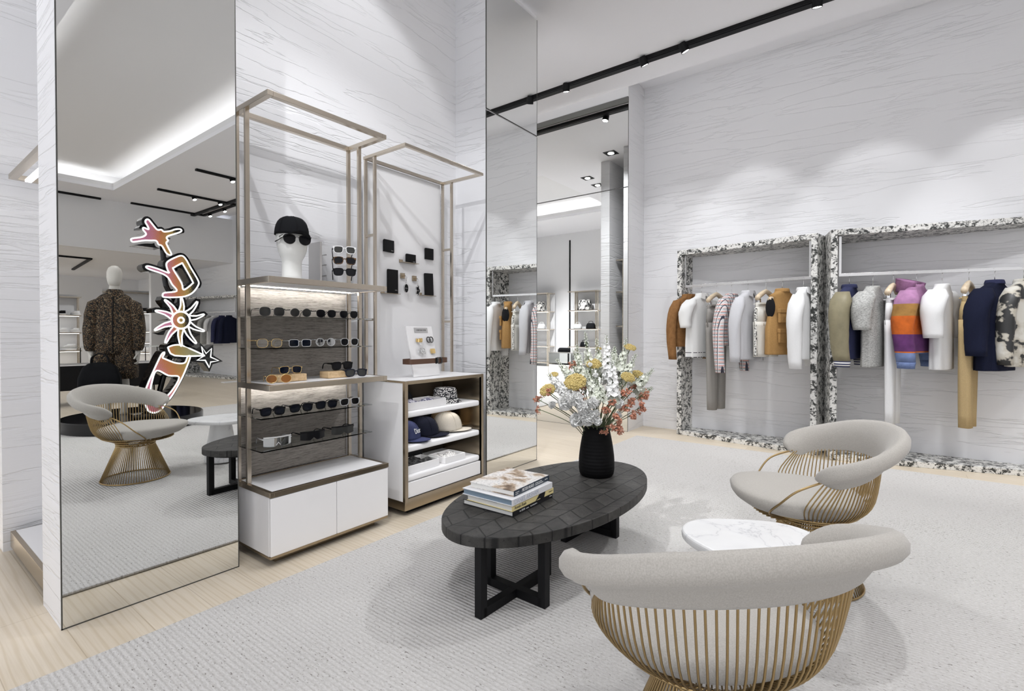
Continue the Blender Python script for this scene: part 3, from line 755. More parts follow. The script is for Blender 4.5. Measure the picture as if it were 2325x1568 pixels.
def keyring(label, y, z, flower):
    h = thing('wall_hook', 'square bronze wall hook holding the %s key charm' % ('flower' if flower else 'oval'), 'hook', (-2.93,y,z+.07))
    MB().box(0,.014,-.018,.018,-.018,.022).build('plate', M['bronze'], h, bevel=.001)
    MB().box(.014,.04,-.003,.003,-.002,.003).build('peg', M['bronze'], h)
    t = thing('key_charm', label, 'key charm', (-2.897,y+.012,z))
    MB().tube([(0,.009*math.cos(2*PI*i/16),.055+.012*math.sin(2*PI*i/16)) for i in range(16)], .0022, 6, closed=True).build('ring', M['chrome'], t, smooth=True)
    b=MB()
    for k in range(3): b.tube([(.002*(k%2),.005*math.cos(2*PI*i/10),.040-.012*k+.008*math.sin(2*PI*i/10)) for i in range(10)], .0018, 5, closed=True)
    b.build('chain', M['chrome'], t, smooth=True)
    if flower:
        o=[(.019*(1+.22*math.cos(5*a))*math.cos(a),.036*(1+.2*math.cos(5*a))*math.sin(a)) for a in [2*PI*i/40 for i in range(40)]]
    else: o=[(.021*math.cos(a),.033*math.sin(a)) for a in [2*PI*i/40 for i in range(40)]]
    Mx = T(0,0,-.022) @ RY(R(90)) @ RZ(R(90))
    MB().prism(o,-.003,.003,Mx).build('charm_body', M['wallet'], t, bevel=.001)
    MB().tube([Mx @ Vector((x*.98,y2*.98,.003)) for x,y2 in o], .0022, 6, closed=True).build('rim', M['chrome'], t, smooth=True)
    text('lettering', 'DIOR', .010, M['steel'], t, Mx @ T(0,0,.0035), .0003, 'CENTER')
keyring('oval black key charm with silver rim', 2.502,1.555,False)
keyring('flower shaped black key charm with silver rim', 2.618,1.545,True)
# jewellery board with belt
t = thing('jewellery_board', 'white slanted board with rings and a belt on the cabinet top', 'display board', (-2.665,2.505,.886), 0)
SL = RY(R(-14))
MB().box(-.008,.008,-.125,.125,0,.37,SL).build('board', M['white_gloss'], t, bevel=.002)
MB().box(.008,.0105,-.055,.075,.322,.358,SL).build('name_plate', M['steel'], t)
text('lettering', 'CHRISTIAN DIOR', .0125, M['gunmetal'], t, SL @ T(.011,.01,.34) @ RZ(R(90)) @ RX(R(90)), .0003, 'CENTER')
def ring_pin(label, y, z, mat, kind):
    q = thing('signet_ring', label, 'ring', (-2.665,2.505,.886), 0, 'rings on the white board')
    b = MB(); Mx = SL @ T(.014,y,z) @ RY(R(90))
    if kind == 'band':
        b.lathe([(.020,-.012),(.024,-.012),(.024,.012),(.020,.012)], 28, SL @ T(.022,y,z) @ RY(R(20)) , cap=False); b.build('band', mat, q, auto=40)
        MB().box(.042,.047,-.011,.011,-.010,.010, SL @ T(0,y,z)).build('face', mat, q, bevel=.001)
    elif kind == 'links':
        b = MB(); b.tube([SL @ Vector((.012+.016*(1-abs(math.cos(a)))*0+.012, y-.013+.017*math.cos(a), z+.02*math.sin(a))) for a in [2*PI*i/24 for i in range(24)]], .0045, 8, closed=True).build('left_link', mat, q, smooth=True)
        MB().tube([SL @ Vector((.024, y+.015+.017*math.cos(a), z+.02*math.sin(a))) for a in [2*PI*i/24 for i in range(24)]], .0045, 8, closed=True).build('right_link', mat, q, smooth=True)
    else:
        MB().box(.010,.024,-.020,.020,-.018,.018, SL @ T(0,y,z)).build('face', mat, q, bevel=.003)
        MB().box(.008,.012,-.010,.010,-.010,.010, SL @ T(0,y,z)).build('shank', mat, q)
    return q
ring_pin('gold ring, upper left on the white board', -.035,.262,M['gold'],'band')
ring_pin('dark metal double link ring, upper right on the white board', .068,.265,M['gunmetal'],'links')
ring_pin('silver double link ring, lower left on the white board', -.028,.182,M['chrome'],'links')
ring_pin('square gold ring, lower right on the white board', .085,.180,M['gold'],'square')
t = thing('belt', 'brown leather belt wrapped round the white jewellery board', 'belt', (-2.665,2.505,.886))
lp = []
for i in range(40):
    a = 2*PI*i/40; x,y = sup(a,5.5); lp.append((.0+x*.052-.012, y*.185, .112))
secs = [[(p[0]*(1),p[1],p[2]-.018),(p[0]*1.04+.0,p[1]*1.012,p[2]-.018),(p[0]*1.04,p[1]*1.012,p[2]+.018),(p[0],p[1],p[2]+.018)] for p in lp]
MB().loft(secs, loop=True, cap=False).build('strap', plain('belt_leather',(.10,.05,.03),.45), t)
b=MB(); Mx = T(.047,.085,.112) @ RY(R(90))
b.tube([Mx @ Vector((.021*sup(a,5)[0],.02*sup(a,5)[1],0)) for a in [2*PI*i/28 for i in range(28)]], .005, 6, closed=True).build('buckle', M['gunmetal'], t, smooth=True)
MB().box(.040,.047,.045,.06,.09,.134).build('keeper', M['wallet'], t, bevel=.001)
# ------------------------------------------------------------------ coffee table
TA = R(-2.5)
t = thing('coffee_table', 'oval black stone tiled coffee table holding books and a flower vase', 'coffee table', (-1.40,2.24,.0), TA)
el = [(.383*math.cos(2*PI*i/96), .735*math.sin(2*PI*i/96)) for i in range(96)]
MB().prism(el,.325,.37).build('table_top', M['lava'], t, bevel=.004)
MB().prism([(x*.93,y*.95) for x,y in el],.312,.325).build('under_plate', M['black'], t)
def leg_frame(cy, solid, o=.075, sx=.155, sy=.232):
    if solid: sx = .19
    for k,(x,y) in enumerate(((o,-sy),(sx+o,0.0),(-sx+o,0),(o,sy))):
        x-=.0
        if solid: pass
        MB().box(x-.019,x+.019,cy+y-.019,cy+y+.019,0.015,.315).build('leg', M['black'], t, bevel=.002)
    a = math.atan2(sy*2, 0.0)
    b = MB().box(o-.019,o+.019,cy-sy,cy+sy,.015,.053).build('floor_rail', M['black'], t)
    b = MB().box(o-sx,o+sx,cy-.019,cy+.019,.0155,.0535).build('floor_rail', M['black'], t)
    if solid:
        MB().box(o-.012,o+.012,cy-sy-.03,cy+sy,.05,.315).build('panel', M['black'], t)
        MB().box(o-sx,o+sx,cy-.012,cy+.012,.05,.315).build('panel', M['black'], t)
leg_frame(-.43, False); leg_frame(.43, True, -.075)
# ------------------------------------------------------------------ books
def book(label, z, h, w, d, cx, cy, rz, cover, spine, pages='paper', hard=.003, lip=.004):
    """spine along local +X edge faces local -Y ... spine on side -Y"""
    t = thing('book', label, 'book', (cx,cy,z), rz, None)
    MB().box(-w/2,w/2-.0,-d/2+.004,d/2,h-hard,h).build('front_cover', cover, t, bevel=.0008)
    MB().box(-w/2,w/2,-d/2+.004,d/2,0,hard).build('back_cover', cover, t, bevel=.0008)
    MB().box(-w/2,w/2,-d/2,-d/2+.004,0,h).build('spine', spine, t, bevel=.001)
    MB().box(-w/2+lip,w/2-lip,-d/2+.004,d/2-lip,hard,h-hard).build('page_block', M[pages] if isinstance(pages,str) else pages, t)
    return t
def spine_text(t, s, size, x, z, d, mat, name='spine_title', shear=0, xs=1, align='LEFT'):
    return text(name, s, size, mat, t, T(x,-d/2-.0003,z) @ RX(R(90)), .0003, align, shear, xs)
n = NT('book_cover_photo'); v = n.obj(); a = n.noise(v, 9, 4, .55, .9)
c = n.ramp(a,[(.34,(.16,.10,.06)),(.43,(.48,.36,.25)),(.50,(.80,.74,.68)),(.60,(.84,.82,.80))])
sp = n.ramp(n.noise(v,75,3,.6),[(.36,(.25,.25,.26)),(.5,(1,1,1))])
gx = n.ramp(n.sep(v)[0],[(.0,(1,1,1)),(.5,(.0,.0,.0))])
n.set(Base_Color=n.mix(.55, n.mix(1.0,c,sp,'MULTIPLY'), c), Roughness=.3); M['cover_photo'] = n.m
M['ink_navy'] = plain('cover_navy', (.022,.035,.055), .35); M['cover_white'] = plain('cover_white', (.80,.80,.82), .35)
M['cover_yellow'] = plain('cover_yellow', (.80,.68,.34), .4); M['cover_black'] = plain('cover_black', (.010,.010,.012), .35)
M['page_blue'] = plain('page_edge_blue', (.20,.27,.34), .6); M['ink_grey'] = plain('ink_grey', (.50,.53,.62), .5); M['ink_black'] = plain('ink_black', (.02,.02,.02), .5)
BR = R(100); zt = .3705
BW, BD = .345, .285
bx, by = -1.52, 1.925
bk = book('closed black book, lowest of the stack on the stone table', .3705,.0235,.338,.30,-1.499,1.955,R(90.8), M['cover_black'], M['cover_black'])
spine_text(bk,'the',.009,-.118,.012,.30,M['thread_white']); spine_text(bk,'DIOR',.013,-.102,.012,.30,M['thread_white'],xs=.9); spine_text(bk,'sessions',.007,-.066,.011,.30,M['thread_white'])
spine_text(bk,'by photographers',.008,-.03,.012,.30,M['thread_white']); spine_text(bk,'RIZZOLI',.006,.15,.012,.30,M['thread_white'],align='CENTER')
bk = book('yellow spined book with a black patch, second from the bottom of the stack', .3945,.0265,.345,.275,-1.484,1.955,R(90), M['cover_yellow'], M['cover_yellow'])
spine_text(bk,'Amoako Boafo',.021,-.155,.0135,.275,M['ink_black'],xs=.72); spine_text(bk,'ROBERTS',.007,.128,.014,.275,M['ink_black'],xs=1.2)
MB().prism([(.01,0),(.045,.0265),(.098,.0265),(.085,0),(.055,0),(.05,.006),(.03,.004)],0,.0004,T(0,-.1379,0) @ RX(R(90))).build('spine_patch', M['cover_black'], bk)
MB().box(-.1728,-.1722,-.05,.06,.0235,.0268).box(-.172,-.13,-.05,.06,.0265,.0268).build('cover_patch', M['cover_black'], bk)
bk = book('thick white book with pale blue page edges, third in the stack', .4215,.030,.338,.30,-1.494,1.945,R(90.5), M['cover_white'], M['cover_white'],'page_blue',.0035,.005)
spine_text(bk,'DANIEL ARSHAM',.031,-.152,.0155,.30,M['ink_grey'],xs=.82)
bk = book('photo covered book with a navy spine, topmost of the stack', .452,.026,.315,.262,-1.498,1.968,R(92.5), M['cover_photo'], M['ink_navy'])
spine_text(bk,'PIETER HUGO',.0205,-.095,.0135,.262,M['thread_white'],shear=.15,xs=.82); spine_text(bk,'BETWEEN THE DEVIL',.0065,.022,.017,.262,M['thread_white']); spine_text(bk,'AND THE DEEP BLUE SEA',.0065,.022,.009,.262,M['thread_white'])
spine_text(bk,'Photographs',.006,-.148,.017,.262,M['thread_white']); spine_text(bk,'and texts',.006,-.148,.009,.262,M['thread_white']); spine_text(bk,'PRESTEL',.0075,.112,.0135,.262,M['thread_white'])

# ------------------------------------------------------------------ vase and flowers
VX,VY,VZ = -1.365,2.625,.3705
n = NT('vase_black'); s = n.sep(n.obj()); rib = n.math('SINE', n.math('MULTIPLY', s[2], 330.0))
n.set(Base_Color=(.004,.004,.0045), Roughness=.6, Specular_IOR_Level=.12); n.bump(n.math('ADD', rib, n.math('MULTIPLY', n.noise(n.obj(),30,3),1.5)), .2, .002)
pr = [(.0,.0),(.088,.0),(.098,.012),(.103,.04),(.103,.07)]
for i in range(14):
    z = .075 + i*.0143; r = .103 - .031*((z-.075)/.2)**1.5
    pr += [(r+.0005,z+.004),(r-.0004,z+.010)]
pr += [(.068,.285),(.064,.288),(.058,.282),(.056,.24),(.0,.235)]
v = tag(MB().lathe(pr,48,cap=False).build('flower_vase', n.m, None, smooth=True), 'ribbed matte black vase on the far end of the stone table', 'vase'); v.location=(VX,VY,VZ)
def flat_mat(nm, c1, c2, sc=30, rough=.7, tl=0):
    n = NT(nm); f = n.noise(n.obj(), sc, 3); n.set(Base_Color=n.ramp(f,[(.3,c1),(.7,c2)]), Roughness=rough, Specular_IOR_Level=.2)
    return n.m
M['stem'] = flat_mat('stem_green',(.10,.13,.07),(.20,.23,.13)); M['leaf'] = flat_mat('leaf_green',(.13,.17,.10),(.28,.32,.21))
M['yarrow'] = flat_mat('yarrow_yellow',(.27,.20,.06),(.66,.53,.23),220); M['coral'] = flat_mat('statice_coral',(.42,.17,.09),(.74,.42,.32),90)
def petal_mat(nm, c1, c2, sc):
    n = NT(nm); f = n.noise(n.obj(), sc, 3); c = n.ramp(f,[(.3,c1),(.7,c2)]); n.set(Base_Color=c, Roughness=.7, Specular_IOR_Level=.15)
    tr = n.n('ShaderNodeBsdfTranslucent'); n.l(c, tr.inputs[0]); mx = n.n('ShaderNodeMixShader'); mx.inputs[0].default_value = .15
    n.l(n.b.outputs[0], mx.inputs[1]); n.l(tr.outputs[0], mx.inputs[2]); n.l(mx.outputs[0], n.out.inputs[0]); return n.m
M['petal'] = petal_mat('petal_white',(.84,.84,.82),(.93,.93,.92),40); M['petal_green'] = petal_mat('petal_greenish',(.60,.64,.52),(.90,.91,.86),70)
rt = Vector((math.cos(R(37.1)),math.sin(R(37.1)),0)); fwv = Vector((-math.sin(R(37.1)),math.cos(R(37.1)),0))
MO = Vector((VX,VY,VZ+.275))
def P(dr, z, df): return Vector((VX,VY,0)) + rt*dr + fwv*df + Vector((0,0,z))   # beside / above / behind the vase
def stem_path(tgt, bow=.3):
    a = MO + Vector(((tgt.x-VX)*.12,(tgt.y-VY)*.12,-.10)); m = a.lerp(tgt,.5) + Vector((0,0,.06*bow))
    m.x = a.x + (tgt.x-a.x)*.36; m.y = a.y + (tgt.y-a.y)*.36
    return smooth_path([a,m,tgt],8)
FG = {}
def flower(nm, label, grp, path, r):
    t = thing(nm, label, 'flower', path[0], 0, grp); o = Vector(path[0])
    MB().tube([p-o for p in path], r, 5).build('stem', M['stem'], t, smooth=True)
    return t, o
def petal(b, c, nrm, ax, L, W, curl, seed=0):
    n_ = nrm.normalized(); a = (ax - n_*ax.dot(n_)).normalized(); s = n_.cross(a)
    pts = [[c + a*(L*u) + s*(W*w_*math.sin(PI*min(.97,max(.08,u**.8)))**.8) + n_*(curl*L*(u*u) + .15*L*abs(w_)*u) for w_ in (-1,0,1)] for u in (0,.35,.7,1)]
    vs = [p for row in pts for p in row]
    b.add(vs, [(i*3+j,(i+1)*3+j,(i+1)*3+j+1,i*3+j+1) for i in range(3) for j in range(2)])
rf = random.Random(11)
def rv(): return Vector((rf.uniform(-1,1),rf.uniform(-1,1),rf.uniform(-1,1)))
def yarrow(dr,z,df,r,label,fl=.62):
    r *= 1.22
    tg = P(dr,z,df); p = stem_path(tg - Vector((0,0,r*.3))); t,o = flower('yarrow_flower',label,'yellow yarrow heads',p,.0028)
    ax = (tg-MO).normalized(); ax = (ax*.5+Vector((0,0,.6))-fwv*.55).normalized(); q = ax.to_track_quat('Z','Y').to_matrix().to_4x4()
    Mx = T(*(tg-o)) @ q; b = MB(); k = int(150*(r/.04))
    for i in range(k):
        u = (i+.5)/k; th = math.acos(1-u*1.0); ph = i*2.39996
        d = Vector((math.sin(th)*math.cos(ph),math.sin(th)*math.sin(ph),math.cos(th)*fl))*r*rf.uniform(.88,1.05)
        b.sphere(d, r*.13*rf.uniform(.7,1.15), 5, 4, (1,1,.8), Mx)
    b.lathe([(0,-.12*r),(.7*r,.05*r),(.93*r,.12*r),(.85*r,.3*r*fl*2),(.5*r,.8*r*fl),(0,.92*r*fl)],14,Mx,cap=False)
    b.build('flower_head', M['yarrow'], t)
def spike(dr0,z0,df0,dr1,z1,df1,label,wd=.036,mat='petal_green',nf=34,grp='white larkspur spikes',bud=.35):
    lo, hi = P(dr0,z0,df0), P(dr1,z1,df1); p = stem_path(lo) + [lo.lerp(hi,.5)+rv()*.006, hi]
    t,o = flower('larkspur_spike',label,grp,p,[.0026]*(len(p)-2)+[.002,.001]); b = MB(); g = MB()
    ax = (hi-lo).normalized()
    for i in range(nf):
        u = i/nf; c = lo.lerp(hi,u); ph = i*2.4+rf.uniform(-.3,.3); s1 = ax.orthogonal().normalized(); s2 = ax.cross(s1)
        out = s1*math.cos(ph)+s2*math.sin(ph)
        w = wd*(1-.62*u)*rf.uniform(.8,1.15); c2 = c + out*w*.62 - o
        if u > 1-bud:
            g.tube([c-o, c2], .0008, 4); b.sphere(c2, w*.24, 6, 4, (.9,.9,1.2))
            petal(g, c2, out, ax, w*.55, w*.13, .2)
        else:
            n_ = (out+ax*.25+rv()*.25).normalized(); s_ = n_.orthogonal().normalized(); t_ = n_.cross(s_)
            for k in range(5):
                a = 2*PI*k/5+ph; petal(b, c2, n_, s_*math.cos(a)+t_*math.sin(a), w*.62, w*.30, .35)
            if i % 4 == 0: petal(g, c-o, out, (ax+out), w*1.1, w*.14, .1)
    b.build('florets', M[mat], t, smooth=True); g.build('leaves', M['leaf'], t, smooth=True)
def statice(dr,z,df,r,label,k=54):
    r *= 1.12
    tg = P(dr,z,df); p = stem_path(tg); t,o = flower('statice_sprig',label,'coral statice sprigs',p,.0022); b = MB(); g = MB()
    for j in range(6):
        d = (rv()+ (tg-MO).normalized()*.7).normalized(); e = tg + d*r*rf.uniform(.5,1.0)
        g.tube([tg-o-(tg-MO).normalized()*r*.4, e-o], .0011, 4)
        for i in range(k//6+2):
            c = e-o + rv()*r*.33; n_=(c-(tg-o)).normalized()+rv()*.3; s_=n_.orthogonal().normalized(); t_=n_.cross(s_)
            for m in range(4):
                a=PI*m/2; petal(b,c,n_,s_*math.cos(a)+t_*math.sin(a),r*.20,r*.11,.9)
            b.sphere(c, r*.07, 5, 4)
    b.build('florets', M['coral'], t); g.build('twigs', M['stem'], t)
def bloom(dr,z,df,r,label,n_p=34,nm='white_bloom'):
    r *= 1.22; n_p = int(n_p*1.3)
    tg = P(dr,z,df); p = stem_path(tg-(tg-MO).normalized()*r*.6); t,o = flower(nm,label,'large white blooms',p,.003); b = MB()
    ax = ((tg-MO).normalized()*.6-fwv*.6+Vector((0,0,.3))).normalized(); s1 = ax.orthogonal().normalized(); s2 = ax.cross(s1)
    for i in range(n_p):
        u = (i+.5)/n_p; ph = i*2.39996; th = u*1.75
        d = (ax*math.cos(th)+(s1*math.cos(ph)+s2*math.sin(ph))*math.sin(th))
        c = tg-o + d*r*(.25+.32*u); tang = (s1*math.cos(ph)+s2*math.sin(ph)) ; axp = (tang*(.3+u)+ax*(1.1-u*.9)+rv()*.2)
        L=r*(.55+.35*u); W=r*(.36+.18*u); n_=(d-axp*.2).normalized(); a=(axp-n_*axp.dot(n_)).normalized(); s=n_.cross(a); sd=rf.uniform(0,6)
        def fn(uu,vv,c=c,a=a,s=s,n_=n_,L=L,W=W,sd=sd):
            w_=(vv-.5)*2; wd=W*(math.sin(PI*(.12+.80*uu))**.7)
            return c - n_*r*.12 + a*(L*(uu-.35)) + s*(wd*w_) + n_*(L*(.30*w_*w_ - .25*uu*uu + .07*math.sin(5*w_+sd)*uu + .05*math.sin(9*uu+sd)))
        b.grid(fn,5,6)
    b.build('petals', M['petal'], t, smooth=True)
def zx(px,py): return ((1180+px/4.356-1357)/389, 1.2-(740+py/4.356-755)/389)
def F2(px,py,df=0): a,z = zx(px,py); k = 1+df/2.92; return (a*k, 1.2+(z-1.2)*k, df)
for px,py,df,r,lb in ((525,560,-.12,.047,'largest yellow yarrow head, left of centre in the bouquet'),(740,382,.0,.036,'yellow yarrow head high in the middle of the bouquet'),(1060,512,-.06,.033,'yellow yarrow head right of centre, in front'),(1195,487,.06,.031,'yellow yarrow head at the right edge of the bouquet'),(1112,212,.05,.030,'highest yellow yarrow head, seen flat from the side'),(272,640,-.05,.036,'yellow yarrow head at the left edge of the bouquet'),(362,488,.05,.022,'small yellow yarrow head half hidden at the upper left'),(825,225,.12,.014,'tiny yellow yarrow head near the top of the bouquet')):
    a = F2(px,py,df); yarrow(*a, r, lb, .35 if py < 220 else .62)
sp = [((720,560,.0),(660,50,.02),'tallest pale spike with a thin bare tip, top of the bouquet'),((880,560,-.03),(868,90,.0),'tall white larkspur spike right of the middle'),((1010,470,.02),(1078,120,.05),'larkspur spike rising to the upper right'),
 ((690,640,-.06),(520,220,-.02),'larkspur spike leaning to the upper left'),((560,560,.0),(372,325,.02),'short larkspur spike at the far upper left'),((830,520,.05),(790,120,.08),'thin larkspur spike behind the middle yarrow'),((1010,560,-.02),(1170,270,.02),'larkspur spike leaning far to the upper right'),
 ((900,700,-.12),(905,320,-.05),'dense white larkspur column in the middle front'),((730,740,-.13),(640,430,-.08),'greenish larkspur spike below the middle yarrow'),((1160,610,.0),(1335,425,.02),'curling green tipped sprig at the far right'),((1180,690,.02),(1330,610,.02),'short pale sprig low at the far right'),
 ((800,770,-.12),(745,500,-.08),'larkspur spike low in the centre'),((900,770,-.12),(985,560,-.06),'larkspur spike low right of centre'),((480,700,-.04),(290,470,.0),'white larkspur spike leaning left'),((620,470,.08),(600,180,.1),'loose larkspur spike at the back left'),((950,400,.1),(985,200,.12),'loose larkspur spike at the back right')]
for (a,b_,lb) in sp:
    A=F2(*a); B_=F2(*b_); dense = 'white' in lb
    spike(*A,*B_,lb,.040 if dense else .034,'petal' if dense else 'petal_green',60 if dense else 50, bud=.22 if dense else .38)
for px,py,df,r,lb in ((190,735,-.06,.026,'coral statice tip at the far left'),(190,825,-.05,.018,'small coral statice tip low at the far left'),(272,650,-.10,.018,'coral statice tuft in front of the left yarrow'),(545,400,.02,.024,'coral statice tuft behind the large yarrow'),(590,650,-.08,.03,'dark coral statice under the large yarrow'),(590,715,-.13,.02,'small coral statice above the white blooms'),(845,800,-.15,.034,'coral statice low in the middle'),(1035,690,-.08,.036,'coral statice right of the low larkspur'),(1130,610,.0,.018,'small dark coral statice on the right'),(1205,680,-.03,.032,'coral statice reaching to the right'),(1050,810,-.1,.04,'large coral statice cluster on the lower right'),(1180,810,-.05,.032,'coral statice at the right rim'),(1070,890,-.1,.028,'pale coral statice hanging on the lower right'),(890,930,-.16,.034,'coral statice drooping over the vase rim'),(930,1010,-.14,.032,'lowest coral statice hanging in front of the vase'),(812,1030,-.13,.022,'small coral statice hanging on the vase front')):
    statice(*F2(px,py,df), r, lb)
for px,py,df,r,lb in ((640,905,-.16,.050,'large white peony like bloom low over the vase rim'),(540,930,-.12,.046,'large white bloom hanging at the lower left'),(430,760,-.10,.046,'white ruffled bloom on the left'),(510,720,-.15,.046,'white ruffled bloom left of centre'),(590,800,-.16,.044,'white ruffled bloom above the lowest peony'),(680,760,-.17,.036,'white bloom just left of the centre'),(715,860,-.17,.024,'small white rosette left of the vase rim'),(730,940,-.17,.028,'small white rosette on the vase rim'),(380,600,.0,.034,'white bloom beside the left yarrow'),(310,780,-.06,.024,'white bud at the far left'),(1080,430,.03,.034,'white bloom behind the right yarrow'),(965,770,-.12,.030,'white bloom low right of the centre'),(690,380,-.05,.014,'tiny white blossom on the middle yarrow'),(735,485,-.09,.016,'tiny white blossom under the middle yarrow'),(1140,580,.04,.03,'white bloom at the right behind the coral'),(955,880,-.11,.022,'pale bloom above the drooping coral')):
    bloom(*F2(px,py,df), r, lb, 30 if r > .03 else 18)

# ------------------------------------------------------------------ marble side tables
def marble_table(label, x,y,r,h,rz=0):
    t = thing('marble_side_table', label, 'side table', (x,y,.0145), rz)
    pts = [(r*(1-.10*math.cos(3*2*PI*i/72))*math.cos(2*PI*i/72), r*(1-.10*math.cos(3*2*PI*i/72))*math.sin(2*PI*i/72)) for i in range(72)]
    MB().prism(pts,h-.035,h).build('table_top', M['marble'], t, bevel=.012, seg=3)
    MB().lathe([(.0,.014),(.135,.014),(.14,.03),(.085,h-.05),(.085,h-.035),(0,h-.035)],40,cap=False).build('pedestal', M['marble'], t, auto=40)
    return t
marble_table('white lobed marble side table between the two wire chairs', -.40,2.05,.245,.405)

# ------------------------------------------------------------------ wire lounge chairs
def make_chair(label):
    t = thing('wire_lounge_chair', label, 'chair', (0,0,0), 0, 'wire lounge chairs')
    ctl = [(-.375,.055,.612,.100),(-.437,-.05,.652,.122),(-.415,-.17,.690,.138),(-.315,-.285,.732,.152),(-.165,-.355,.755,.160),(0,-.378,.762,.163)]
    full = ctl + [(-x,y,z,h) for x,y,z,h in reversed(ctl[:-1])]
    pp = smooth_path([(x,y,z) for x,y,z,h in full],8); hh = [p.x for p in smooth_path([(h,0,0) for x,y,z,h in full],8)]
    N = len(pp); secs = []
    def nrm(i):
        d = pp[min(i+1,N-1)]-pp[max(i-1,0)]; n_ = Vector((-d.y,d.x,0)); n_.normalize()
        return n_ if n_.dot(Vector((pp[i].x,pp[i].y+.0,0))) > 0 or abs(pp[i].x)<.01 and n_.y<0 else -n_
    for i in range(N):
        n_ = nrm(i); h = hh[i]; e = min(i, N-1-i); k = min(1, .30+.70*math.sin(min(1,e/6)*PI/2)); lean = .055
        prof = [(-.012-lean,-h),(-.022-lean*.8,-h*.75),(-.024-lean*.4,-h*.42),(-.016,-h*.16),(.002,-.012),(.020,.0),(.040,-.008),(.053,-.026),(.053,-.046),(.040,-.064),(.022,-.072),(.015,-.078),(.010-lean*.45,-h*.62),(.003-lean*.85,-h*.92),(-.002-lean,-h)]
        cz = -h*.45
        secs.append([pp[i] + n_*(a*k - .015*(1-k)) + Vector((0,0,cz+(b_-cz)*k)) for a,b_ in prof])
    o = MB().loft(secs).build('back_cushion', M['linen'], t, smooth=True); sharp_by_angle(o.data, R(75))
    # seat pad
    def ss(z, kx, n_=48, p=2.35): return [(.325*kx*sup(2*PI*j/n_,p)[0], .075+.325*kx*sup(2*PI*j/n_,p)[1] , z + .012*max(0,sup(2*PI*j/n_,p)[1])) for j in range(n_)]
    MB().loft([ss(.330,.52),ss(.336,.66),ss(.352,.82),ss(.376,.94),ss(.396,.99),ss(.413,1.0),ss(.426,.97),ss(.434,.88),ss(.438,.6),ss(.439,.2)]).build('seat_cushion', M['linen'], t, smooth=True)
    # wires
    up = MB(); lo = MB(); K = 56; rw = .0034
    for k in range(K+1):
        u = k/K; f = 2+u*(N-5); i = int(f); fr = f-i
        p = pp[i].lerp(pp[min(i+1,N-1)], fr); n_ = nrm(i); h = hh[i]
        top = p + n_*(-.058) + Vector((0,0,-h+.03))
        a = math.atan2(top.x, -(top.y)) ; a = (u-.5)*2*R(102)
        d = Vector((math.sin(a),-math.cos(a),0))
        q1 = Vector((d.x*.352,d.y*.325+.03,.43)); q1.x = q1.x*.9+top.x*.1; q1.y=q1.y*.9+top.y*.1
        q2 = Vector((d.x*.278,d.y*.258+.02,.352)); q3 = Vector((d.x*.182,d.y*.172+.01,.316)); q4 = Vector((d.x*.150,d.y*.145,.292)); q5 = Vector((d.x*.146,d.y*.142,.272))
        up.tube(smooth_path([top,q1,q2,q3,q4,q5],4), rw, 6)
    for s in (-1,1):
        e0 = pp[2 if s*pp[0].x>0 else N-3]; n_ = nrm(2 if s*pp[0].x>0 else N-3)
        up.tube(smooth_path([e0+n_*(-.045)+Vector((0,0,-.07)),Vector((s*.362,.13,.50)),Vector((s*.325,.20,.43)),Vector((s*.265,.235,.375)),Vector((s*.19,.21,.335)),Vector((s*.12,.13,.31))],5), .0052, 6)
    up.build('wire_basket', M['gold_wire'], t, smooth=True)
    KB = 84
    for k in range(KB):
        a = 2*PI*k/KB; d = Vector((math.sin(a),-math.cos(a),0))
        pts = [(d.x*.146,d.y*.142,.302),(d.x*.150,d.y*.146,.262),(d.x*.265,d.y*.255,.008)]
        if -math.cos(a) > -.1 and False: pass
        lo.tube(pts, rw, 6)
    for k in range(17):
        a = R(130)+ (R(100))*k/16; d = Vector((math.sin(a),-math.cos(a),0))
        lo.tube(smooth_path([(d.x*.146,d.y*.142,.277),(d.x*.16,d.y*.155,.300),(d.x*.22,d.y*.215+.02,.317),(d.x*.28,d.y*.26+.03,.328)],4), rw, 6)
    lo.build('wire_base', M['gold_wire'], t, smooth=True)
    for (rx,ry,z,r_,cy) in ((.267,.257,.006,.0055,0),(.150,.146,.275,.0042,0),(.152,.148,.292,.0042,0),(.278,.258,.350,.0042,.02),(.19,.18,.316,.004,.012)):
        MB().tube([(rx*math.cos(2*PI*i/64),cy+ry*math.sin(2*PI*i/64),z) for i in range(64)], r_, 8, closed=True).build('wire_hoop' if z > .1 else 'base_ring', M['gold_wire'], t, smooth=True)
    return t
ch = make_chair('wire lounge chair nearest the camera, seen from behind')
place(ch, 'pale grey and gold wire lounge chair in the foreground, its back to the camera', (-.385,1.40,.0145), (0,0,R(48.7)), first=True).scale = (.895,.895,1)
place(ch, 'pale grey and gold wire lounge chair beyond the marble table, in front of the clothes', (-.31,2.79,.0145), (0,0,R(109))).scale = (.87,.87,1)
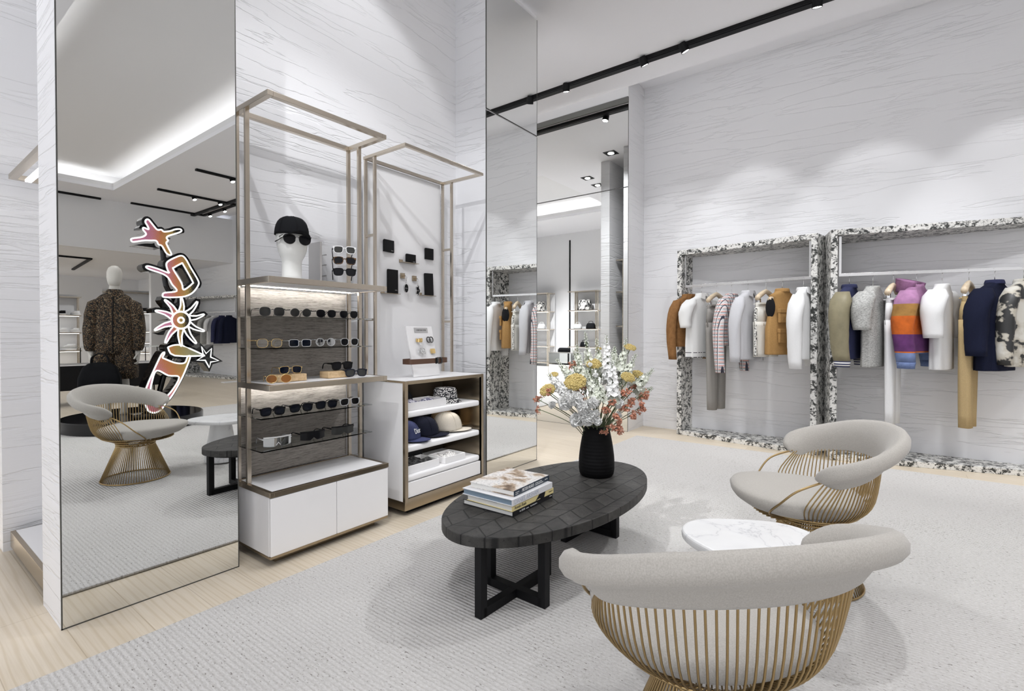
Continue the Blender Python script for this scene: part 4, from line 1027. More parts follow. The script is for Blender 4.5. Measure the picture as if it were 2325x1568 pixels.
# outline of the painted sign, metres (along the shop, up)
SG = {}
SG['splat'] = [(2.171, 2.567), (2.195, 2.575), (2.236, 2.525), (2.285, 2.467), (2.328, 2.474), (2.357, 2.454), (2.423, 2.473), (2.482, 2.504), (2.535, 2.515), (2.55, 2.498), (2.527, 2.473), (2.467, 2.442), (2.4, 2.406), (2.385, 2.379), (2.4, 2.352), (2.381, 2.32), (2.396, 2.275), (2.435, 2.188), (2.413, 2.173), (2.377, 2.197), (2.334, 2.275), (2.298, 2.287), (2.274, 2.329), (2.214, 2.324), (2.145, 2.314), (2.043, 2.283), (2.02, 2.296), (2.03, 2.321), (2.125, 2.352), (2.169, 2.395), (2.139, 2.443), (2.146, 2.469), (2.194, 2.456), (2.187, 2.492), (2.164, 2.537)]
SG['r_out'] = [(2.544, 2.18), (2.593, 2.147), (2.654, 2.033), (2.736, 1.883), (2.739, 1.822), (2.683, 1.731), (2.613, 1.678), (2.521, 1.652), (2.358, 1.642), (2.337, 1.666), (2.359, 1.697), (2.491, 1.727), (2.44, 1.808), (2.396, 1.889), (2.331, 1.933), (2.204, 1.97), (2.166, 1.995), (2.191, 2.01), (2.289, 1.987), (2.404, 1.948), (2.393, 1.981), (2.379, 2.047), (2.398, 2.091), (2.465, 2.141)]
SG['r_in'] = [(2.547, 2.082), (2.464, 2.022), (2.456, 1.996), (2.545, 1.833), (2.56, 1.757), (2.59, 1.759), (2.668, 1.834), (2.669, 1.869), (2.562, 2.075)]
SG['sun'] = [(2.535, 1.36), (2.638, 1.362), (2.536, 1.474), (2.566, 1.36)]
SG['tips'] = [(2.542, 1.635), (2.729, 1.592), (2.808, 1.436), (2.806, 1.229), (2.709, 1.077), (2.538, 1.045), (2.36, 1.087), (2.247, 1.238), (2.258, 1.465), (2.359, 1.597)]
SG['wand'] = [(2.563, 1.03), (2.473, 1.046), (2.403, 1.025), (2.393, 1.002), (2.462, 0.912), (2.782, 0.898), (2.772, 0.92)]
SG['star'] = [(2.773, 1.017), (2.826, 0.926), (2.892, 0.99), (2.88, 0.877), (2.98, 0.824), (2.88, 0.811), (2.863, 0.74), (2.814, 0.838), (2.718, 0.842), (2.793, 0.892)]
SG['d_out'] = [(2.345, 0.959), (2.296, 0.883), (2.153, 0.517), (2.143, 0.387), (2.169, 0.263), (2.234, 0.217), (2.31, 0.246), (2.359, 0.319), (2.438, 0.423), (2.55, 0.642), (2.634, 0.869), (2.624, 0.904), (2.603, 0.882), (2.572, 0.814), (2.471, 0.819), (2.344, 0.881), (2.33, 0.892), (2.349, 0.936)]
SG['d_in'] = [(2.266, 0.734), (2.214, 0.589), (2.203, 0.468), (2.231, 0.399), (2.321, 0.379), (2.419, 0.459), (2.51, 0.634), (2.391, 0.665)]
# ------------------------------------------------------------------ stone portals on the back wall
def portal(label, p0, p1, wall_y=6.148, h=2.165, w=.055, wall_at=None):
    """stone surround from p0 to p1 (front line), running back to the wall"""
    a = math.atan2(p1[1]-p0[1], p1[0]-p0[0]); L = math.hypot(p1[0]-p0[0], p1[1]-p0[1])
    t = thing('stone_portal', label, 'clothes frame', (p0[0],p0[1],0), a, 'stone clothes portals')
    ca, sa = math.cos(a), math.sin(a)
    def back(u):   # local depth from the front line to the wall at u
        return (wall_y - (p0[1]+u*sa))/ca if abs(ca)>.1 else .4
    def bx(name, u0,u1,z0,z1):
        d0 = back(u0); d1 = back(u1)
        vs = [(u0,0,z0),(u1,0,z0),(u1+ -sa*d1*0,d1,z0),(u0,d0,z0),(u0,0,z1),(u1,0,z1),(u1,d1,z1),(u0,d0,z1)]
        return MB().add(vs,[(3,2,1,0),(4,5,6,7),(0,1,5,4),(1,2,6,5),(2,3,7,6),(3,0,4,7)]).build(name, M['granite'], t, bevel=.003)
    bx('side_jamb',0,w,0,h); bx('side_jamb',L-w,L,0,h); bx('top_lintel',w,L-w,h-w,h); bx('sill',w,L-w,0,w*.95)
    return t, a, L
def rail(label, p0, a, L, off, u0, u1, z=1.757, top=2.11):
    t = thing('hanging_rail', label, 'clothes rail', (p0[0]-math.sin(a)*off, p0[1]+math.cos(a)*off, 0), a, 'clothes rails')
    MB().box(u0,u1,-.008,.008,z-.028,z).build('rail_bar', M['steel'], t, bevel=.001)
    for u in (u0,u1-.022): MB().box(u,u+.022,-.008,.008,z,top-.001).build('drop_arm', M['steel'], t, bevel=.001)
    return t
PA = ((-2.010,5.892),(-.566,5.645)); PB = ((-.448,5.556),(1.98,6.181-.05))
PBd = ((.902+.448),(5.902-5.556))
PB = ((-.448,5.556),(-.448+PBd[0]*1.45,5.556+PBd[1]*1.45))
tA,aA,LA = portal('smaller black and white stone portal, left on the clothing wall', *PA)
tB,aB,LB = portal('larger black and white stone portal, cut by the right edge of the photo', *PB)
rail('steel rail hung with brown, white and tweed clothes in the left portal', PA[0], aA, LA, .055, .062, LA-.064)
rail('steel rail hung with varsity jacket and striped hoodie in the right portal', PB[0], aB, LB, .055, .072, LB-.066)
# portal seen only in the left mirror
PC = ((7.80,5.96),(10.72,5.42)); tC,aC,LC = portal('stone portal with dark clothes seen in the left mirror', *PC)
rail('steel rail with dark clothes seen in the left mirror', PC[0], aC, LC, .055, .3, LC-.064)

# ------------------------------------------------------------------ garments: x = shoulder direction, z = 0 on the rail
def esec(z, rx, ry, cx=0, cy=0, p=2.3, n=40, wr=0, sd=0, fq=6):
    out=[]
    for j in range(n):
        a=2*PI*j/n; x,y=sup(a,p); k = 1+wr*(math.sin(fq*a+sd)+.6*math.sin((fq+5)*a+2.1*sd+z*9))
        out.append((cx+rx*x*k, cy+ry*y*k, z))
    return out
def make_hanger(kind, label, grp):
    t = thing('clothes_hanger', label, 'hanger', (0,0,0), 0, grp)
    hk = [(0,0,-.125)]+[(0,0,-.06)]+[(.017*math.sin(q),0,-.018-.017*math.cos(q)+.0) for q in [R(10+25*i) for i in range(10)]]
    MB().tube(hk,.0024,6).build('hook', M['chrome'], t, smooth=True)
    if kind == 'suit':
        ss=[]
        for i in range(17):
            u=(i-8)/8; x=.19*u; z=-.150-.070*abs(u)**1.25; e=1-.25*abs(u)**4; ss.append([(x, .012*c*e*(1+1.3*abs(u)) + .0, z+.019*s*e*(1+.45*abs(u))) for c,s in [sup(2*PI*k/12,2.3) for k in range(12)]])
        MB().loft(ss).build('shoulder', M['beech'], t, smooth=True)
    else:
        ss=[]
        for i in range(13):
            u=(i-6)/6; x=.17*u; z=-.125-.075*abs(u)**1.3; e=1-.2*abs(u)**4; ss.append([(x,.016*c*e*(1+.9*abs(u)), z+.024*s*e*(1+.35*abs(u))) for c,s in [sup(2*PI*k/12,2.3) for k in range(12)]])
        MB().loft(ss).build('shoulder', M['beech'], t, smooth=True)
        for sx in (-1,1):
            MB().box(sx*.13-.012,sx*.13+.012,-.012,.012,-.262,-.205).build('clip', M['chrome'], t, bevel=.002)
    return t
def top(name, cat, label, grp, body, length=.72, sh=.205, ch=.225, dp=.065, sl=None, sl_len=.58, sl_r=.066, cuff=None, collar=None, sd=0, collar_m=None, sleeve_m=None, wr=.035, flare=1.0, swing=0, vest=False, hem=None, pockets=0, placket=None, hood=None):
    t = thing(name, label, cat, (0,0,0), 0, grp)
    z0=-.118
    secs=[esec(z0-.010,.072,.050),esec(z0-.018,.080,.053),esec(z0-.035,sh*.55,.052),esec(z0-.062,sh*.93,.05),esec(z0-.085,sh*1.02,.055,p=2.6),
          esec(z0-.15,ch*.98,dp*.95,wr=wr*.4,sd=sd),esec(z0-.26,ch,dp*1.05,wr=wr*.7,sd=sd+.3),esec(z0-.40,ch*.98*flare,dp*1.08,wr=wr,sd=sd+.6),
          esec(z0-length*.8,ch*.99*flare,dp*1.1,wr=wr*1.3,sd=sd+.9),esec(z0-length+.012,ch*flare,dp*1.1,wr=wr*1.5,sd=sd+1.1),esec(z0-length,ch*.995*flare,dp*1.08,wr=wr*1.5,sd=sd+1.1)]
    if vest:
        secs[4]=esec(z0-.085,sh*.80,.05,p=2.6); secs[5]=esec(z0-.15,ch*.72,dp*.85); secs[6]=esec(z0-.26,ch*.82,dp)
    MB().loft(secs,cap=True).build('body', body, t, smooth=True)
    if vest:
        for s in (-1,1): MB().sphere((s*(ch*.80),-.004,z0-.185),.105,16,10,(.16,.52,.98)).build('armhole_shade', M['c_black'], t, smooth=True)  # dark flattened ball stands for the shade inside the open armhole
    if not vest:
        for s in (-1,1):
            x0=sh*.86; n_=11; ss=[]
            for i in range(n_):
                u=i/(n_-1); L=sl_len*u
                cx=s*(x0+.075*math.sin(min(1,u*2.2)*PI/2)+.012*u); cy=swing*u*u+ .012*math.sin(3*u); cz=z0-.085-L
                r=sl_r*(1-.28*u)*(.62 if i==0 else 1); 
                ss.append(esec(cz + (.02 if i==0 else 0),r*.80,r*1.08,cx,cy,2.1,20,wr*(.4+1.2*math.sin(PI*u)),sd+u*9,3))
            MB().loft(ss).build('sleeve', sleeve_m or body, t, smooth=True)
            if cuff:
                ce=ss[-1]; zc=ce[0][2]; cx=s*(x0+.087); cy=swing+ .012*math.sin(3)
                MB().loft([esec(zc+.01,sl_r*.60,sl_r*.80,cx,cy,2.1,20),esec(zc-.02,sl_r*.55,sl_r*.74,cx,cy,2.1,20),esec(zc-.045,sl_r*.54,sl_r*.72,cx,cy,2.1,20)]).build('cuff', cuff, t, smooth=True)
    if collar:
        MB().loft([esec(z0-.022,.076,.064),esec(z0-.002,.072,.061),esec(z0+.012,.066,.056),esec(z0+.009,.060,.050),esec(z0-.02,.056,.05)],cap=False).build('collar', collar_m or body, t, smooth=True)
        if collar=='shirt':
            for s in (-1,1):
                MB().add([(s*.004,-.058,z0+.012),(s*.058,-.05,z0+.012),(s*.085,-.060,z0-.045),(s*.03,-.074,z0-.060),(s*.004,-.054,z0+.008),(s*.058,-.046,z0+.008),(s*.085,-.056,z0-.049),(s*.03,-.070,z0-.064)],[(0,1,2,3),(7,6,5,4),(0,4,5,1),(1,5,6,2),(2,6,7,3),(3,7,4,0)]).build('collar_point', collar_m or body, t)
    if placket: MB().loft([[(-.012,-dp*1.0-.006-.003*k,z),(.012,-dp*1.0-.006-.003*k,z),(.012,-dp*1.0+.01,z),(-.012,-dp*1.0+.01,z)] for k,z in ((0,z0-.07),(.5,z0-.25),(1,z0-length*.7),(1.4,z0-length+.004))]).build('placket', placket, t)
    for q in range(pockets):
        s=(-1,1)[q%2]; zz=z0-.22-.2*(q//2); MB().box(s*.10-.055,s*.10+.055,-dp*1.12-.012,-dp*.9,zz-.12,zz).build('pocket', body, t, bevel=.006); MB().box(s*.10-.06,s*.10+.06,-dp*1.12-.018,-dp*.9,zz-.02,zz+.02).build('pocket_flap', body, t, bevel=.004)
    if hem: MB().loft([esec(z0-length+.01,ch*.985*flare,dp*1.07),esec(z0-length-.02,ch*.93*flare,dp*1.0),esec(z0-length-.05,ch*.92*flare,dp*.98)]).build('hem_band', hem, t, smooth=True)
    if hood:
        def hf(u,v):
            a=(u-.5)*2*R(125); r=.115-.03*v; return (r*math.sin(a)*1.05, .03+r*math.cos(a)*.9+.03*v, z0+.03-.12*v+.035*math.sin(v*PI)*math.cos(a)+.03*math.cos(a))
        o=MB().grid(hf,18,8).build('hood', hood, t, smooth=True); so=o.modifiers.new('solid','SOLIDIFY'); so.thickness=.03; so.offset=0
    return t
def trousers(name, cat, label, grp, mat, length=1.16, w=.17, d=.05, shorts=False, band=None, trim=None, sd=0):
    t = thing(name, label, cat, (0,0,0), 0, grp); z0=-.245; wm = mat
    MB().loft([esec(z0,w,.030,p=3),esec(z0-.045,w*1.01,.034,p=3)]).build('waistband', band or mat, t, smooth=True, bevel=.003)
    MB().loft([esec(z0-.044,w*1.0,.033,p=3),esec(z0-.12,w*1.05,d*.95,p=2.8,wr=.03,sd=sd),esec(z0-.24,w*1.08,d*1.05,p=2.6,wr=.04,sd=sd)]).build('hip', mat, t, smooth=True)
    for s in (-1,1):
        cx=s*w*.53; ln=length; ss=[]
        for i in range(9):
            u=i/8; k=(1.03-.12*u) if shorts else (1.02-.30*u)
            ss.append(esec(z0-.20-(ln-.20)*u, w*.55*k, d*(1.0 if shorts else 1.0-.1*u), cx*(1-.1*u), .0, 2.4, 28, .045, sd+s+u*2, 4))
        MB().loft(ss).build('leg', mat, t, smooth=True)
        if trim: MB().box(cx+s*w*.50,cx+s*w*.58,-.012,.012,z0-ln+.01,z0-.06).build('side_stripe', trim, t)
    MB().box(-w*.98,w*.98,-.036,.036,z0-.02,z0-.012).build('belt_line', wm, t)
    return t
# cloth
M['suede'] = fabric('suede_brown',(.285,.145,.055),.18,25,.9,.3,(.20,.095,.035))
M['c_white'] = fabric('cotton_white',(.80,.80,.80),.03,180,.85,.2)
M['c_grey'] = fabric('wool_grey',(.315,.30,.28),.06,220,.9,.2); M['c_lgrey'] = fabric('wool_light_grey',(.60,.60,.625),.05,220,.9,.2)
M['c_cream'] = fabric('cotton_cream_cloth',(.74,.72,.66),.04,180); M['c_tan'] = fabric('canvas_tan',(.44,.255,.095),.12,120,.8,.25)
M['c_olive'] = fabric('leather_olive',(.27,.24,.155),.10,12,.42,.1); M['c_navy'] = fabric('wool_navy',(.035,.040,.095),.15,160); M['c_dnavy'] = fabric('wool_deep_navy',(.010,.013,.035),.15,160)
n = NT('melange_grey'); f = n.noise(n.mapv(n.obj(),(60,60,260)),1.0,4,.7); n.set(Base_Color=n.ramp(f,[(.35,(.20,.20,.19)),(.6,(.55,.55,.53))]),Roughness=.9); M['c_melange']=n.m
M['c_khaki'] = fabric('chino_tan',(.52,.385,.20),.08,160); M['c_sand'] = fabric('satin_sand',(.50,.45,.37),.08,30,.35,.1); M['c_black'] = fabric('cloth_black',(.012,.012,.014),.1,160)
n = NT('tweed_check'); s = n.sep(n.obj()); zz = n.math('FRACT', n.math('MULTIPLY', s[2], 26.0)); aa = n.math('FRACT', n.math('MULTIPLY', n.math('ADD', s[0], s[1]), 30.0))
c = n.ramp(zz,[(.0,(.035,.035,.055)),(.16,(.78,.77,.76)),(.34,(.62,.15,.09)),(.52,(.78,.77,.76)),(.66,(.60,.60,.64)),(.84,(.78,.77,.76))],'CONSTANT')
c = n.mix(n.ramp(aa,[(.0,(0,0,0)),(.72,(1,1,1))],'CONSTANT'), c, n.mix(.5,c,(.75,.74,.74))); c2 = n.mix(n.ramp(aa,[(0,(1,1,1)),(.2,(0,0,0))],'CONSTANT'), c, (.05,.05,.07))
n.set(Base_Color=c2, Roughness=.95); M['tweed']=n.m
n = NT('hoodie_stripes'); s = n.sep(n.obj()); zz = n.math('MULTIPLY_ADD', s[2], -1.0, -.118); f = n.noise(n.obj(),14,3)
c = n.ramp(zz,[(.0,(.40,.20,.36)),(.185,(.36,.19,.05)),(.29,(.60,.13,.015)),(.45,(.13,.035,.15)),(.60,(.60,.15,.02)),(.612,(.17,.23,.42))],'CONSTANT')
n.set(Base_Color=n.mix(1.0,c,n.ramp(f,[(.3,(.7,.7,.7)),(.7,(1.1,1.1,1.1))]),'MULTIPLY'),Roughness=.95); M['hoodie']=n.m
M['hood_lilac'] = fabric('knit_lilac',(.40,.20,.36),.25,14); M['knit_blue'] = fabric('knit_blue',(.17,.23,.42),.15,60)
n = NT('varsity_cuff'); s = n.sep(n.obj()); zz = n.math('FRACT', n.math('MULTIPLY', s[2], 45.0)); n.set(Base_Color=n.ramp(zz,[(0,(.035,.04,.09)),(.55,(.75,.74,.7))],'CONSTANT'),Roughness=.9); M['varsity_cuff']=n.m
n = NT('camouflage_sand'); f=n.noise(n.obj(),9,3); n.set(Base_Color=n.ramp(f,[(.42,(.03,.03,.03)),(.46,(.52,.48,.40)),(.6,(.70,.68,.62))]),Roughness=.4); M['camo']=n.m
n = NT('striped_white_knit'); s = n.sep(n.obj()); zz = n.math('MULTIPLY_ADD', s[2], -1.0, 0.0); dash = n.math('FRACT', n.math('MULTIPLY', n.math('ADD',s[0],s[1]), 24.0))
c = n.ramp(zz,[(0,(.80,.80,.79)),(.775,(.05,.05,.05)),(.785,(.80,.80,.79)),(.825,(.05,.05,.05)),(.835,(.80,.80,.79))],'CONSTANT')
n.set(Base_Color=n.mix(n.ramp(dash,[(0,(1,1,1)),(.7,(0,0,0))],'CONSTANT'),(.80,.80,.79),c),Roughness=.9); M['c_whitestripe']=n.m
M['trim_dash'] = speck('trim_dash',(.04,.04,.04),(.75,.74,.7),55,.45,.5)
GA = 'clothes in the left stone portal'; GB = 'clothes in the right stone portal'
def hang(o, p0, a, off, u, yaw, dz=0):
    o.location = (p0[0]+math.cos(a)*u-math.sin(a)*off, p0[1]+math.sin(a)*u+math.cos(a)*off, 1.757+dz); o.rotation_euler=(0,0,yaw); return o
hs = make_hanger('suit','', 'wooden shoulder hangers'); hc = make_hanger('clip','', 'wooden clip hangers'); used=[False,False]
def hanger(kind, label, p0, a, u, yaw, dz=0):
    i = 0 if kind=='suit' else 1; src=(hs,hc)[i]
    h = src if not used[i] else copy_tree(src); used[i]=True; h['label']=label
    if kind=='suit': h['group']='wooden shoulder hangers'
    return hang(h,p0,a,.055,u,yaw,dz)
YA = R(64); YB = R(68)
setA = [
 (.111,'suit',top('suede_jacket','jacket','brown suede jacket, leftmost in the left portal',GA,M['suede'],.60,.20,.22,.075,sl_len=.66,collar='shirt',sd=1,pockets=2,swing=-.03),'hanger of the brown suede jacket',0),
 (.273,'suit',top('short_sleeve_shirt','shirt','white shirt with black dashed hem stripes, second in the left portal',GA,M['c_whitestripe'],.72,.205,.225,.07,sl_len=.30,sl_r=.085,collar='shirt',sd=2,flare=1.04,wr=.05),'hanger of the white dashed hem shirt',0),
 (.448,'clip',trousers('trousers','trousers','grey wool trousers, third in the left portal',GA,M['c_grey'],1.17,.165,.05,sd=1),'bare wooden clip hanger above the grey trousers',0),
 (.616,'suit',top('tweed_cardigan','jacket','red, navy and white checked tweed jacket in the left portal',GA,M['tweed'],.58,.19,.20,.065,sl_len=.78,sd=4,wr=.02,swing=-.02),'hanger of the checked tweed jacket',0),
 (.790,'suit',top('blazer','jacket','pale grey belted blazer in the middle of the left portal',GA,M['c_lgrey'],.72,.205,.225,.075,sl_len=.66,collar='shirt',sd=5,placket=M['c_lgrey']),'hanger of the pale grey blazer',0),
 (.975,'clip',trousers('shorts','shorts','cream shorts with a dashed side stripe in the left portal',GA,M['c_cream'],.56,.18,.06,True,trim=M['trim_dash'],sd=2),'bare wooden clip hanger above the cream shorts',0),
 (1.133,'suit',top('utility_vest','vest','tan sleeveless utility vest in the left portal',GA,M['c_tan'],.66,.20,.225,.075,collar=True,sd=6,vest=True,pockets=4),'hanger of the tan vest',0),
 (1.329,'suit',top('long_sleeve_shirt','shirt','white long sleeved shirt, rightmost in the left portal',GA,M['c_white'],.70,.205,.22,.07,sl_len=.70,sl_r=.072,collar='shirt',sd=7,wr=.045,swing=-.01),'hanger of the white long sleeved shirt',0)]
for i,(u,k,o,hl,dz) in enumerate(setA):
    yw = R((62,68,74,74,76,72,62,82)[i]); hanger(k,hl,PA[0],aA,u,yw,dz); hang(o,PA[0],aA,.055,u,yw,dz)
setB = [
 (.158,'suit',top('varsity_jacket','jacket','navy varsity jacket with olive sleeves, leftmost in the right portal',GB,M['c_navy'],.68,.20,.22,.075,sl_len=.62,sl_r=.084,sleeve_m=M['c_olive'],cuff=M['varsity_cuff'],collar=True,sd=1,swing=-.03),'hanger of the varsity jacket'),
 (.342,'suit',top('melange_tee','t-shirt','grey melange t-shirt, second in the right portal',GB,M['c_melange'],.75,.205,.21,.06,sl_len=.33,sl_r=.088,sd=2),'hanger of the grey melange t-shirt'),
 (.497,'clip',trousers('trousers','trousers','white trousers, third in the right portal',GB,M['c_white'],1.14,.15,.04,sd=3),'bare clip hanger above the white trousers'),
 (.667,'suit',top('striped_hoodie','hoodie','lilac, orange and purple striped hoodie in the right portal',GB,M['hoodie'],.62,.205,.22,.075,sl_len=.62,sl_r=.088,cuff=M['knit_blue'],sd=4,hood=M['hood_lilac'],swing=-.02),'hanger of the striped hoodie'),
 (.852,'suit',top('white_tee','t-shirt','white t-shirt beside the striped hoodie',GB,M['c_white'],.76,.205,.215,.062,sl_len=.40,sl_r=.088,sd=5,wr=.03),'hanger of the white t-shirt'),
 (1.037,'clip',trousers('trousers','trousers','tan chino trousers in the right portal',GB,M['c_khaki'],1.13,.155,.05,sd=5),'bare clip hanger above the tan chinos'),
 (1.21,'suit',top('navy_jacket','jacket','deep navy jacket beside the tan chinos',GB,M['c_dnavy'],.76,.205,.225,.085,sl_len=.55,sl_r=.09,collar=True,sd=6,collar_m=M['c_navy']),'hanger of the deep navy jacket'),
 (1.398,'suit',top('camouflage_jacket','jacket','sand and black patterned jacket at the right edge of the photo',GB,M['camo'],.72,.205,.22,.075,sl_len=.62,collar='shirt',sd=7),'hanger of the sand and black jacket')]
for i,(u,k,o,hl) in enumerate(setB):
    yw = R((76,75,76,70,75,75,60,60)[i]); hanger(k,hl,PB[0],aB,u,yw); hang(o,PB[0],aB,.055,u,yw)
# clothes seen in the left mirror
GC = 'dark clothes seen in the left mirror'
for i,(u,mt,ln,sl) in enumerate(((.55,'c_dnavy',.70,.60),(.85,'c_navy',.72,.60),(1.15,'c_white',.78,.32),(1.42,'c_melange',.74,.32),(1.75,'c_grey',.70,.55),(2.05,'c_dnavy',.74,.62),(2.35,'c_navy',.78,.62),(2.62,'c_black',.74,.6))):
    o = top('hanging_garment','garment','%s, %s from the left in the portal of the left mirror' % (('deep navy jacket','navy jacket','white t-shirt','grey t-shirt','grey jacket','dark jacket','navy coat','black coat')[i],('first','second','third','fourth','fifth','sixth','seventh','eighth')[i]),GC,M[mt],ln,sl_len=sl,sd=i,collar=True)
    hang(o,PC[0],aC,.055,u,R(75)); hanger('suit','hanger of the %s garment in the left mirror' % ('first','second','third','fourth','fifth','sixth','seventh','eighth')[i],PC[0],aC,u,R(75))
# ------------------------------------------------------------------ black stage with sign and mannequin (seen in the left mirror)
t = thing('display_stage', 'round glossy black stage under the mannequin and the painted sign', 'stage', (2.45,2.2,.0145))
MB().lathe([(0,0),(.74,0),(.75,.01),(.75,.13),(.74,.14),(0,.14)],72,cap=False).build('stage_body', M['black_gloss'], t, auto=40)
SX = 1.90
def offs(pl, d):
    n_=len(pl); out=[]; ar=sum(pl[i][0]*pl[(i+1)%n_][1]-pl[(i+1)%n_][0]*pl[i][1] for i in range(n_)); sg=1 if ar>0 else -1
    for i in range(n_):
        a,b,c=Vector(pl[i-1]),Vector(pl[i]),Vector(pl[(i+1)%n_]); t1=(b-a); t2=(c-b)
        n1=Vector((t1.y,-t1.x)); n2=Vector((t2.y,-t2.x)); n1.normalize(); n2.normalize(); m=n1+n2
        if m.length<.2: m=n1
        m.normalize(); k=min(1.6,1/max(.5,m.dot(n1))); out.append(tuple(b+m*d*sg*k))
    return out
sgn = thing('painted_sign', 'tall black and white sign of stacked painted letters, sun and star on the round stage', 'sign', (SX,2.45,.155))
QM = Matrix(((0,0,1,0),(1,0,0,-2.45),(0,1,0,-.155),(0,0,0,1)))     # (y, z, depth) -> local
def paint(name, stops, dy=1.0, dz=0.0):
    n = NT(name); g = n.n('ShaderNodeTexCoord').outputs['Generated']; s = n.sep(g); f = n.noise(n.obj(),120,2)
    x = n.math('ADD', n.math('MULTIPLY_ADD', s[1], dy, n.math('MULTIPLY', s[2], dz)), n.math('MULTIPLY', n.math('SUBTRACT', f, .5), .35))
    n.set(Base_Color=n.ramp(x, stops), Roughness=.3); return n.m
PK,OR,OL,BK = (.72,.27,.42),(.70,.25,.10),(.50,.36,.11),(.006,.006,.006)
PM = paint('sign_paint', [(.0,PK),(.28,PK),(.48,OR),(.66,OL),(.74,BK),(1,BK)], .85)
PM2 = paint('sign_paint_cup', [(.0,(.72,.20,.24)),(.35,PK),(.6,OR),(.85,OL),(1,OL)], .6, .4)
def letter(name, outer, holes=(), dep=.19, mat=PM, rim=.036, sub=4):
    po=[tuple(p) for p in smooth_path([(a,b,0) for a,b in outer],sub,True)]; po=[(p[0],p[1]) for p in po]
    ph=[[(p[0],p[1]) for p in smooth_path([(a,b,0) for a,b in h],sub,True)] for h in holes]
    o = MB().poly_holes(offs(po,rim),[offs(h,-rim) if len(h)>4 else h for h in ph],.0,dep,QM).build(name, M['black_gloss'], sgn)
    MB().poly_holes(po,ph,-.006,-.001,QM).build('painted_face', mat, o)
    b=MB()
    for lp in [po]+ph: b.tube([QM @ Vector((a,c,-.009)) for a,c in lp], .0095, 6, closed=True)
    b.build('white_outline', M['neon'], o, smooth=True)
    return o
letter('splat_figure', SG['splat'])
letter('looped_letter', SG['r_out'], [SG['r_in']])
scx,scz = SG['sun'][0]; r1=SG['sun'][1][0]-scx
ray=[]
for i,(ty,tz) in enumerate(SG['tips']):
    an=math.atan2(tz-scz,ty-scx); L=math.hypot(tz-scz,ty-scx)
    def pt(r,a): return (scx+r*math.cos(a), scz+r*math.sin(a)*1.06)
    ray += [pt(r1*1.08,an+.27),pt(r1+ (L-r1)*.45,an+.13-.10),pt(L*.93,an+.03),pt(L,an),pt(L*.90,an-.06),pt(r1+(L-r1)*.4,an-.19),pt(r1*1.08,an-.27)]
o = letter('sun_figure', ray, mat=paint('sign_paint_sun',[(.0,PK),(.3,PK),(.42,OR),(.52,OL),(.62,BK),(1,BK)],1.0), sub=2)
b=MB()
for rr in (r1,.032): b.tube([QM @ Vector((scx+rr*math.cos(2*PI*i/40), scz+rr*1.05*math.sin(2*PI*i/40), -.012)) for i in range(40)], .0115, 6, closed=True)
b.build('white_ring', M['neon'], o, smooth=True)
letter('wand_figure', SG['wand'], mat=paint('sign_paint_wand',[(.0,OR),(.25,OL),(.8,(.35,.38,.25)),(1,BK)],1.0), sub=3)
letter('star_figure', SG['star'], mat=M['black_gloss'], sub=1)
letter('cup_letter', SG['d_out'], [SG['d_in']], mat=PM2, rim=.02)
b=MB().box(.0,.19,-.42,-.10,0,.06); b.build('sign_foot', M['black_gloss'], sgn)
MB().tube(smooth_path([QM @ Vector((y,z,.13)) for y,z in ((2.30,.30),(2.42,.78),(2.50,1.0),(2.54,1.3),(2.52,1.6),(2.42,1.8),(2.40,2.05),(2.38,2.35))],6),.032,8).build('back_support', M['black_gloss'], sgn, smooth=True)

n = NT('leopard_print'); v = n.obj(); f1 = n.vor(n.mapv(v,(1,1,1.0)),42,'F1',0,1); f2 = n.noise(v,55,3)
x = n.math('ADD', f1, n.math('MULTIPLY', n.math('SUBTRACT', f2, .5), .5))
n.set(Base_Color=n.ramp(x,[(.0,(.10,.055,.025)),(.30,(.16,.095,.045)),(.40,(.008,.007,.006)),(.62,(.008,.007,.006)),(.72,(.17,.12,.07)),(1,(.2,.15,.09))]), Roughness=.85); M['leopard']=n.m
mq = thing('mannequin', 'pale faceless mannequin in leopard print shirt and shorts carrying a black bag', 'mannequin', (2.64,2.05,.155), R(90+24+180))
S_ = 1.0
def ms(z,rx,ry,cx=0,cy=0,p=2.2,wr=0,sd=0,n_=36): return esec(z,rx,ry,cx,cy,p,n_,wr,sd,5)
# bare body: legs, torso, neck, head in one skin
b = MB()
for s in (-1,1):
    b.loft([ms(.0,.045,.06,s*.085,-.02),ms(.05,.04,.055,s*.085),ms(.10,.038,.042,s*.085,.01),ms(.28,.056,.06,s*.088,.015),ms(.45,.05,.055,s*.09),ms(.50,.055,.058,s*.09,-.005),ms(.85,.085,.09,s*.095)])
b.loft([ms(.80,.16,.10),ms(1.0,.165,.11),ms(1.15,.14,.10),ms(1.35,.175,.11),ms(1.48,.19,.09),ms(1.54,.10,.075),ms(1.57,.062,.062),ms(1.63,.055,.058,0,-.01),ms(1.66,.05,.055,0,-.01)])
b.loft([ms(1.64,.045,.05,0,-.015),ms(1.66,.06,.075,0,-.025),ms(1.70,.072,.095,0,-.022),ms(1.76,.08,.104,0,-.012),ms(1.82,.08,.104,0,-.004),ms(1.87,.064,.084,0,0),ms(1.90,.032,.045,0,0),ms(1.905,.01,.012)])
b.build('body', M['skin'], mq, smooth=True)
MB().loft([ms(1.56,.085,.075),ms(1.52,.15,.085),ms(1.47,.195,.095,p=2.5),ms(1.40,.21,.115,wr=.015),ms(1.2,.215,.135,wr=.03,sd=1),ms(1.0,.217,.14,wr=.045,sd=2),ms(.85,.22,.142,wr=.05,sd=2.5),ms(.775,.205,.132,wr=.06,sd=3)]).build('shirt_body', M['leopard'], mq, smooth=True)
